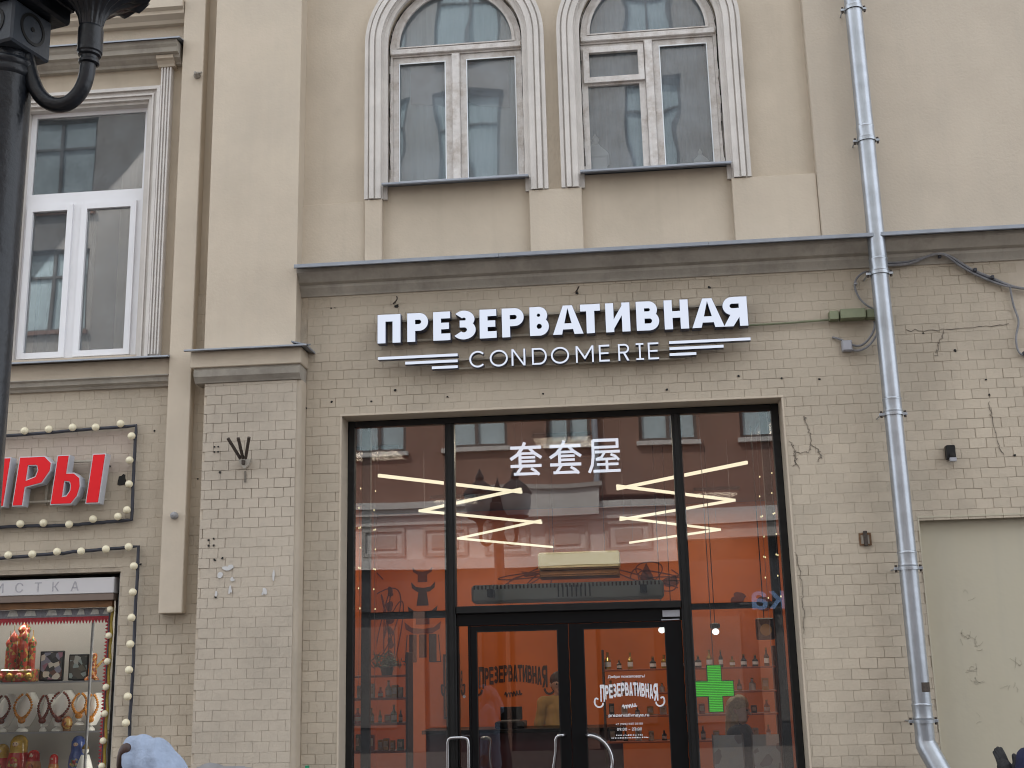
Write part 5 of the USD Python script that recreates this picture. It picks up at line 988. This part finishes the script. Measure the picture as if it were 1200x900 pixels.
t = thing('wall_sensor', 'small black camera box on the wall above the blind niche', 'camera'); add(t, 'housing', RB(2.362, 2.428, -.06, -.003, 3.12, 3.225, .006), 'black_frame'); add(t, 'lens', lathe([(0, 0), (.018, 0), (.02, .012), (0, .014)], 14), 'hole_dark'); g = UsdGeom.Xformable(t.GetChild('lens')); g.AddTranslateOp().Set(Gf.Vec3d(2.40, -.058, 3.148)); g.AddRotateXOp().Set(90.0); add(t, 'hood', RB(2.375, 2.425, -.075, -.0605, 3.10, 3.13, .004), 'grey_plastic')
t = thing('rusty_bracket', 'rusty square metal bracket on the bricks beside the downpipe', 'bracket'); add(t, 'plate', EX(box_frame(1.688, 1.775, 2.515, 2.605, .012), -.008, .0), 'rust'); add(t, 'tongue', RB(1.72, 1.745, -.03, -.0, 2.51, 2.62, .003), 'dark_rust'); add(t, 'plate_back', B(1.695, 1.77, -.0035, -.0005, 2.52, 2.6), 'plaster_dirty')
t = thing('flag_holder', 'rusty three tube flag holder on the brick pilaster', 'flag holder')
for a, b in (((-2.995, 3.455), (-2.925, 3.31)), ((-2.915, 3.455), (-2.905, 3.31)), ((-2.83, 3.455), (-2.885, 3.31))):
    add(t, 'tube', tube([(a[0], -.30, a[1]), (b[0], -.20, b[1])], .0125, 12), 'dark_rust', 40)
add(t, 'plate', EX(Polygon([(-2.95, 3.31), (-2.85, 3.31), (-2.87, 3.26), (-2.90, 3.235), (-2.93, 3.26)]), -.18, -.152), 'plaster_dirty')
add(t, 'arm', RB(-2.915, -2.893, -.21, -.15, 3.265, 3.30), 'dark_rust')
add(t, 'stain', EX(LineString([(-2.9, 3.215), (-2.898, 3.14)]).buffer(.008), -.1562, -.154), 'crack_dark')

# ------------------------------------------------------------------ street lamp
LXp, LYp = -1.678, -6.075
sl = thing('street_lamp', 'black cast iron street lamp with curved arms in front of the building', 'street lamp', loc=(LXp, LYp, 0))
add(sl, 'post', lathe([(.16, .01), (.16, .25), (.13, .32), (.11, .6), (.085, .75), (.0670, .9), (.0655, 3.30), (.0655, 3.36)], 40), 'lamp_iron', 40)
add(sl, 'collar', lathe([(.0655, 3.352), (.069, 3.356), (.073, 3.366), (.069, 3.376), (.071, 3.38), (.0765, 3.390), (.073, 3.402), (.062, 3.408), (.060, 3.43), (.0, 3.43)], 40), 'lamp_iron', 50)
def rotbox(h, z0, z1, c=.006):
    m = RB(-h, h, -h, h, z0, z1, c); m.apply_transform(trimesh.transformations.rotation_matrix(math.radians(-15), (0, 0, 1))); return m
bx_ = add(sl, 'box', rotbox(.076, 3.428, 3.555), 'lamp_box')
for k in range(4):
    a = math.radians(-15) + k * math.pi / 2
    m = trimesh.util.concatenate([lathe([(.038, 0), (.047, .0), (.047, .004), (.038, .004), (.038, 0)], 32), lathe([(0, 0), (.007, 0), (.007, .004), (0, .004)], 12)])
    R = trimesh.transformations.rotation_matrix(math.pi / 2, (1, 0, 0)); m.apply_transform(R); m.apply_translation((0, -.0745, 3.495)); m.apply_transform(trimesh.transformations.rotation_matrix(a, (0, 0, 1))); add(bx_, 'boss', m, 'black_frame', 40)
add(sl, 'upper_box', [rotbox(.112, 3.556, 3.80, .008), rotbox(.118, 3.60, 3.62, .004), rotbox(.09, 3.801, 3.86)], 'lamp_iron')
add(sl, 'finial', lathe([(.05, 3.86), (.03, 3.9), (.045, 3.95), (.05, 3.98), (.03, 4.03), (.008, 4.1), (0, 4.14)], 24), 'lamp_iron', 50)
def arm(sgn):
    ax = .236 * sgn
    p = smoothpath([(.045 * sgn, 0, 3.44), (.062 * sgn, 0, 3.385), (.085 * sgn, 0, 3.325), (.125 * sgn, 0, 3.278), (.17 * sgn, 0, 3.268), (.212 * sgn, 0, 3.298), (.232 * sgn, 0, 3.36), (ax, 0, 3.43)], 50)
    a = add(sl, 'arm', tube(p, .0215, 18), 'lamp_iron', 60)
    add(a, 'arm_collar', lathe([(.0215, 3.385), (.028, 3.388), (.028, 3.396), (.024, 3.400), (.024, 3.408), (.031, 3.412), (.031, 3.418), (.0345, 3.422), (.0345, 3.492), (.031, 3.50), (0, 3.50)], 28, at=(ax, 0, 0)), 'lamp_iron', 40)
    # fluted cup spreading into scalloped petals
    n, V, F = 96, [], []
    pr = [(3.498, .031, 0), (3.53, .036, .05), (3.56, .050, .08), (3.585, .075, .1), (3.605, .105, .12), (3.618, .135, .1), (3.622, .158, .05)]
    for z, r_, fl_ in pr:
        for k in range(n):
            th = 2 * math.pi * k / n; f = 1 + fl_ * math.cos(16 * th); V.append((ax + r_ * f * math.cos(th), r_ * f * math.sin(th), z + (.012 * math.cos(16 * th) if r_ > .13 else 0)))
    for z, r_, fl_ in reversed([(q[0] + .008, q[1] - .004, q[2]) for q in pr]):
        for k in range(n): th = 2 * math.pi * k / n; f = 1 + fl_ * math.cos(16 * th); V.append((ax + r_ * f * math.cos(th), r_ * f * math.sin(th), z))
    L = len(pr) * 2
    for i in range(L - 1):
        for k in range(n): A, B_ = i * n + k, i * n + (k + 1) % n; F += [(A, B_, B_ + n), (A, B_ + n, A + n)]
    add(a, 'petal_cup', trimesh.Trimesh(np.array(V), np.array(F), process=False), 'lamp_iron', 40)
    add(a, 'lantern', lathe([(.0, 3.62), (.13, 3.63), (.185, 3.72), (.20, 3.82), (.20, 3.9), (.0, 3.9)], 32, at=(ax, 0, 0)), 'lantern_glass', 40)
    add(a, 'lantern_roof', lathe([(.2, 3.9), (.215, 3.905), (.21, 3.94), (.15, 4.02), (.07, 4.08), (.05, 4.1), (.06, 4.13), (.03, 4.2), (0, 4.26)], 32, at=(ax, 0, 0)), 'lamp_iron', 40)
arm(1); arm(-1)

# ------------------------------------------------------------------ people
def rotz(p, a): return (p[0] * math.cos(a) - p[1] * math.sin(a), p[0] * math.sin(a) + p[1] * math.cos(a), p[2])
def person(label, loc, rz, H, coat, legs='trousers', hair='hair_brown', larm=None, rarm=None, hood=None, gloves=False, hairlong=False):
    """faces -y before turning; H standing height"""
    s = H / 1.70
    S = lambda x, y, z: (x * s, y * s, z * s)
    t = thing('person', label, 'person', loc=loc, rz=rz)
    sk = 1.0
    la = larm or [S(.19, 0, 1.39), S(.25, .02, 1.10), S(.24, -.05, .86)]
    ra = rarm or [S(-.19, 0, 1.39), S(-.25, .02, 1.10), S(-.24, -.05, .86)]
    bd = [(S(0, 0, 1.40), .055 * s, S(0, -.01, 1.50), .052 * s), (S(0, .0, 1.585), .085 * s, S(0, -.02, 1.60), .083 * s), (S(0, -.03, 1.53), .055 * s, S(0, -.045, 1.51), .042 * s), (S(0, -.01, 1.63), .08 * s, S(0, .01, 1.62), .085 * s),
          (S(0, -.098, 1.585), .009 * s, S(0, -.118, 1.562), .014 * s), (S(.09, 0, 1.575), .012 * s, S(.092, .01, 1.60), .014 * s), (S(-.09, 0, 1.575), .012 * s, S(-.092, .01, 1.60), .014 * s),
          (S(0, 0, 1.36), .10 * s, S(0, 0, 1.0), .11 * s), (S(.09, 0, .9), .08 * s, S(.09, 0, .5), .05 * s), (S(.09, 0, .5), .05 * s, S(.09, .0, .08), .035 * s), (S(-.09, 0, .9), .08 * s, S(-.09, 0, .5), .05 * s), (S(-.09, 0, .5), .05 * s, S(-.09, 0, .08), .035 * s),
          (S(0, 0, 1.0), .11 * s, S(.09, 0, .9), .08 * s), (S(0, 0, 1.0), .11 * s, S(-.09, 0, .9), .08 * s)]
    for a in (la, ra):
        bd += [(S(0, 0, 1.36), .06 * s, a[0], .045 * s), (a[0], .045 * s, a[1], .036 * s), (a[1], .036 * s, a[2], .026 * s)]
    hands = []
    for a, sg in ((la, 1), (ra, -1)):
        e, w = np.array(a[1]), np.array(a[2]); d = (w - e) / np.linalg.norm(w - e)
        side = np.array([0, -1.0, 0]) if abs(d[2]) > .6 and not gloves else np.array([-sg, 0, 0.0])
        side = side - d * (side @ d); side /= np.linalg.norm(side); nn = np.cross(d, side)
        hb = [(w, .028 * s, w + d * .05 * s, .034 * s)]
        for k, (o, L_) in enumerate(((.027, .078), (.009, .088), (-.009, .082), (-.026, .066)) if not gloves else ((.020, .080), (.007, .088), (-.007, .082), (-.020, .070))):
            b0 = w + d * .075 * s + side * o * s; k1 = b0 + (d * L_ * .5 + side * o * (.25 if not gloves else -.1) + nn * .004 * (k - 1)) * s; k2 = k1 + (d * .45 + nn * (.12 + .05 * k) * sg) * L_ * s
            hb += [(w + d * .03 * s + side * o * .6 * s, .017 * s, b0, .0125 * s), (b0, .0118 * s, k1, .0105 * s), (k1, .0105 * s, k2, .0085 * s)]
        th0 = w + d * .02 * s + side * .03 * s; th1 = th0 + (d * .035 + side * .035) * s; th2 = th1 + (d * .045 + side * .008) * s
        hb += [(th0, .018 * s, th1, .0135 * s), (th1, .013 * s, th2, .0105 * s)]
        hands.append(hb)
    if gloves:
        add(t, 'body', bones(bd, .035, 6), 'skin', True)
        for hb, a in zip(hands, (la, ra)):
            e, w = np.array(a[1]), np.array(a[2])
            add(t, 'glove', bones([(p, r * 1.22, q, r2 * 1.22) for p, r, q, r2 in hb] + [(w - (w - e) * .18, .042 * s, w, .036 * s)], .006, 5), 'glove_black', True)
            d = (w - e) / np.linalg.norm(w - e); add(t, 'cuff', tube([w - d * .075 * s, w - d * .045 * s], .047 * s, 16), 'cuff_white', 40)
    else:
        add(t, 'body', bones(bd + hands[0] + hands[1], .02, 4), 'skin', True)
    for x in (-.033, .033): add(t, 'eye', ball(S(x, -.092, 1.598), .011 * s, 1), 'eye_dark', True)
    add(t, 'mouth', ball(S(0, -.095, 1.535), .018 * s, 1, (1, .4, .35)), 'lip', True) if False else add(t, 'mouth', bones([(S(-.018, -.092, 1.533), .006 * s, S(.018, -.092, 1.533), .006 * s)], .01, 0), 'lip', True)
    ct = [(S(0, .0, 1.34), .135 * s, S(0, 0, 1.05), .14 * s), (S(.05, 0, 1.3), .12 * s, S(.05, 0, .72), .15 * s), (S(-.05, 0, 1.3), .12 * s, S(-.05, 0, .72), .15 * s), (S(0, .005, 1.43), .07 * s, S(0, 0, 1.36), .11 * s)]
    for a in (la, ra):
        w2 = np.array(a[1]) + .9 * (np.array(a[2]) - np.array(a[1])); ct += [(S(0, 0, 1.36), .10 * s, a[0], .075 * s), (a[0], .075 * s, a[1], .058 * s), (a[1], .058 * s, w2, .043 * s)]
    cm = bones(ct, .025, 6); n_ = meshkit.fbm(cm.vertices * 14, 3, 4) - .5; cm.vertices += cm.vertex_normals * (n_ * .03)[:, None]; add(t, 'coat', cm, coat, True)
    add(t, 'trousers', bones([(S(sx * .085, 0, .8), .10 * s, S(sx * .09, -.005, .5), .072 * s) for sx in (-1, 1)] + [(S(sx * .09, -.005, .5), .072 * s, S(sx * .09, .0, .1), .055 * s) for sx in (-1, 1)], .035, 6), legs, True)
    for sx in (-1, 1): add(t, 'shoe', bones([(S(sx * .09, .03, .045), .042 * s, S(sx * .09, -.14, .04), .036 * s), (S(sx * .09, .0, .1), .045 * s, S(sx * .09, .02, .05), .045 * s)], .03, 4), 'shoes', True)
    hr = [(S(0, .025, 1.635), .098 * s, S(0, -.01, 1.655), .094 * s), (S(0, .05, 1.56), .075 * s, S(0, .03, 1.63), .092 * s)]
    if hairlong: hr += [(S(.05, .05, 1.58), .06 * s, S(.07, .03, 1.36), .05 * s), (S(-.05, .05, 1.58), .06 * s, S(-.07, .03, 1.36), .05 * s), (S(0, .07, 1.58), .06 * s, S(0, .09, 1.34), .06 * s)]
    if hood: hr = [(S(.04, -.07, 1.655), .028 * s, S(-.04, -.07, 1.655), .028 * s), (S(.055, -.07, 1.63), .016 * s, S(.07, -.06, 1.56), .014 * s), (S(-.055, -.07, 1.63), .016 * s, S(-.07, -.06, 1.56), .014 * s)]
    hm = bones(hr, .02, 5); hm.vertices += hm.vertex_normals * ((meshkit.fbm(hm.vertices * (60, 60, 12), 2) - .5) * .012)[:, None]; add(t, 'hair', hm, hair, True)
    if hood:
        hb = [(S(0, -.085, 1.69), .052 * s, S(0, .0, 1.625), .100 * s), (S(0, .0, 1.625), .100 * s, S(0, .075, 1.54), .090 * s), (S(0, .075, 1.54), .090 * s, S(0, .10, 1.43), .105 * s), (S(0, -.085, 1.69), .052 * s, S(0, -.075, 1.50), .07 * s), (S(0, -.07, 1.63), .085 * s, S(0, -.05, 1.52), .085 * s), (S(.06, -.02, 1.42), .075 * s, S(-.06, -.02, 1.42), .075 * s), (S(0, .03, 1.40), .14 * s, S(0, .05, 1.46), .11 * s)]
        m = bones(hb, .011, 6)
        cut = bones([(S(0, -.20, 1.66), .07 * s, S(0, -.13, 1.62), .088 * s), (S(0, -.22, 1.5), .06 * s, S(0, -.135, 1.54), .075 * s), (S(0, -.13, 1.62), .088 * s, S(0, -.135, 1.54), .075 * s)], .02, 0)
        v = m.vertices; d = v - np.array(S(0, .02, 1.56)); 
        fold = np.sin((v[:, 1] * 1.7 + v[:, 2] * .55) * 58 / s + 4.0 * meshkit.fbm(v * 5, 2)) * .0042 + (meshkit.fbm(v * (6, 9, 4), 2, 3) - .5) * .011 + (meshkit.fbm(v * (9, 34, 14), 2, 6) - .5) * .008
        m.vertices = v + m.vertex_normals * fold[:, None]
        try:
            A = m3.Manifold(m3.Mesh(np.asarray(m.vertices, np.float32), np.asarray(m.faces, np.uint32))); Bm = m3.Manifold(m3.Mesh(np.asarray(cut.vertices, np.float32), np.asarray(cut.faces, np.uint32)))
            C_ = (A - Bm).to_mesh(); m2 = trimesh.Trimesh(C_.vert_properties[:, :3], C_.tri_verts, process=True)
            if len(m2.faces) > 100: m = m2
        except Exception: pass
        add(t, 'hood', m, hood, 50)
    return t
# woman in a pale blue hood passing towards the souvenir window
w_ = person('person in a pale blue hood walking past the brick pilaster', (-1.685, -4.76, 0), math.radians(-98), 1.475, 'hood_blue', hood='hood_blue')
add(w_, 'fringe', bones([((-.04, -.09, 1.462), .026, (.04, -.09, 1.462), .026), ((-.045, -.098, 1.455), .02, (-.04, -.112, 1.41), .014), ((.045, -.098, 1.455), .02, (.04, -.112, 1.41), .014), ((0, -.10, 1.455), .026, (0, -.118, 1.415), .016), ((-.04, -.112, 1.41), .014, (.04, -.112, 1.41), .014)], .012, 3), 'hair_brown', True)
person('person in navy coat raising a black gloved hand near the downpipe', (2.055, -2.72, 0), math.radians(180), 1.48, 'coat_navy', hair='coat_navy', gloves=True, larm=[(.166, 0, 1.21), (.225, .03, .935), (.262, -.035, 1.14)])
person('customer with long fair hair in a black jacket beside the leaflet stands', (.83, 1.15, .01), math.radians(70), 1.40, 'coat_dark', hair='hair_blond', hairlong=True)
person('shop assistant in an ochre sweater behind the purple counter', (-.86, 4.95, .02), math.radians(15), 1.58, 'ochre_cloth')

# bin with a water bottle standing on it
t = thing('litter_bin', 'grey litter bin standing against the brick pilaster corner', 'litter bin', loc=(-2.33, -.35, .008)); add(t, 'bin_body', lathe([(0, 0), (.17, 0), (.20, .82), (.205, .84), (.19, .85), (0, .85)], 28), 'bin_grey', 40); add(t, 'bin_ring', lathe([(.198, .74), (.206, .745), (.206, .78), (.2, .785)], 28), 'steel', 40)
t = thing('water_bottle', 'clear water bottle with a green cap beside the brick pilaster', 'bottle', loc=(-2.325, -.35, .858)); add(t, 'bottle_body', lathe([(0, 0), (.032, 0), (.034, .01), (.032, .06), (.034, .07), (.034, .12), (.013, .175), (.013, .185), (0, .185)], 20), 'bottle_pet', 40); add(t, 'bottle_cap', lathe([(0, .184), (.016, .184), (.016, .205), (.014, .207), (0, .207)], 16), 'bottle_cap', 40)

# ------------------------------------------------------------------ building across the street (seen in the panes)
ob = thing('opposite_building', 'brown building with cream cornice across the street, reflected in the panes', 'building')
OY = -16.0
def OB(x0, x1, d, z0, z1): return B(x0, x1, OY - .3, OY + d, z0, z1)          # d: how far it stands proud of the facade
rows = [(6.35, 8.55), (9.4, 11.4), (12.3, 14.7), (15.6, 17.6)]
cols = [(-17.0, -15.2), (-13.9, -12.1), (-10.9, -9.1), (-8.4, -6.9), (-5.95, -4.75), (-3.9, -2.5), (-1.65, -.72), (.35, 1.6), (2.5, 3.9), (5.0, 6.6), (8.0, 9.8)]
g = sbox(-20, 8.9, 14, 20.5)
g0 = sbox(-20, 5.2, 14, 8.9)
for (z0, z1) in rows:
    for (x0, x1) in cols: g = g.difference(sbox(x0, z0, x1, z1)); g0 = g0.difference(sbox(x0, z0, x1, z1))
m = EX(g, 0, .35); m.vertices = m.vertices * (1, -1, 1) + (0, OY, 0); m.invert(); add(ob, 'wall', m, 'opp_grey')
m = EX(g0, 0, .35); m.vertices = m.vertices * (1, -1, 1) + (0, OY, 0); m.invert(); add(ob, 'wall', m, 'opp_brown')
for r_, (z0, z1) in enumerate(rows):
    for x0, x1 in cols:
        f = EX(box_frame(x0, x1, z0, z1, .07).union(sbox((x0 + x1) / 2 - .035, z0, (x0 + x1) / 2 + .035, z1)).union(sbox(x0, z0 + (z1 - z0) * .66, x1, z0 + (z1 - z0) * .66 + .06)), 0, .08); f.vertices = f.vertices * (1, -1, 1) + (0, OY - .08, 0); f.invert()
        w = add(ob, 'window', f, 'opp_frame'); add(w, 'pane', B(x0, x1, OY - .2, OY - .14, z0, z1), 'opp_blue'); add(w, 'sill', OB(x0 - .06, x1 + .06, .1, z0 - .10, z0 - .01), 'opp_cream' if r_ == 0 else 'opp_brown')
for z0, z1, d in ((3.75, 3.98, .16), (3.98, 4.72, .06), (4.72, 4.92, .12), (4.92, 5.06, .2)): add(ob, 'cornice_band', OB(-20, 1.0, d, z0, z1), 'opp_cream')
add(ob, 'cornice_band', OB(-20, -3.3, .26, 5.06, 5.2), 'opp_cream'); add(ob, 'cornice_block', OB(-3.1, -.56, .3, 4.80, 5.36), 'opp_cream'); add(ob, 'cornice_block', OB(-3.2, -.5, .36, 5.361, 5.45), 'opp_grey')
add(ob, 'cornice_band', OB(1.01, 14, .12, 4.2, 4.5), 'opp_grey'); add(ob, 'cornice_band', OB(1.01, 14, .2, 4.52, 4.85), 'opp_cream'); add(ob, 'cornice_band', OB(1.01, 14, .02, 4.85, 5.2), 'opp_brown')
for x in (-7.6, -5.7, -4.35, -3.05, -1.75, -.45): 
    fr = EX(box_frame(x, x + .95, 4.04, 4.66, .07), 0, .05); fr.vertices = fr.vertices * (1, -1, 1) + (0, OY + .1, 0); fr.invert(); add(ob, 'panel_frame', fr, 'opp_grey')
    add(ob, 'panel', OB(x + .2, x + .75, .085, 4.2, 4.5), 'opp_grey')
add(ob, 'shop_fascia', OB(-20, 14, .02, 2.9, 3.745), 'opp_dark'); add(ob, 'ground_floor_wall', OB(-20, 14, -.05, 0, 2.9), 'opp_dark')
for x in (-8.2, -6.4, -4.6, -2.8, -1.0, .8, 2.6, 4.4): add(ob, 'shop_pier', OB(x, x + .25, .04, 0.02, 2.88), 'opp_brown'); add(ob, 'shop_window', OB(x + .35, x + 1.45, -.02, .5, 2.6), 'opp_frame')
add(ob, 'downpipe', cyl((-.62, OY + .1, 5.3), (-.62, OY + .1, 20), .07, 12), 'zinc')
add(ob, 'roof_cornice', OB(-20.2, 14.2, .6, 20.5, 21.0), 'opp_grey'); add(ob, 'roof', B(-20, 14, OY - 10, OY - .31, 20.4, 20.6), 'opp_dark')
add(ob, 'rear_block', B(-20, 14, OY - 10, OY - .36, 0, 20.4), 'opp_dark')
t = thing('shop_name_sign', 'pale blue letter sign across the street, mirrored in the side pane', 'sign', loc=(2.65, OY + .2, 2.72))
for ch, x in (('и', 1.0), ('к', .60), ('а', .22)):
    m = text(ch, .46, .06, True); v = m.vertices; m.vertices = np.c_[-v[:, 0] + x - .05, v[:, 2] * 1.0, v[:, 1]]; add(t, 'letter', m, 'sign_blue')
add(t, 'rail', B(-.4, .8, -.15, -.1, .1, .14), 'opp_frame')
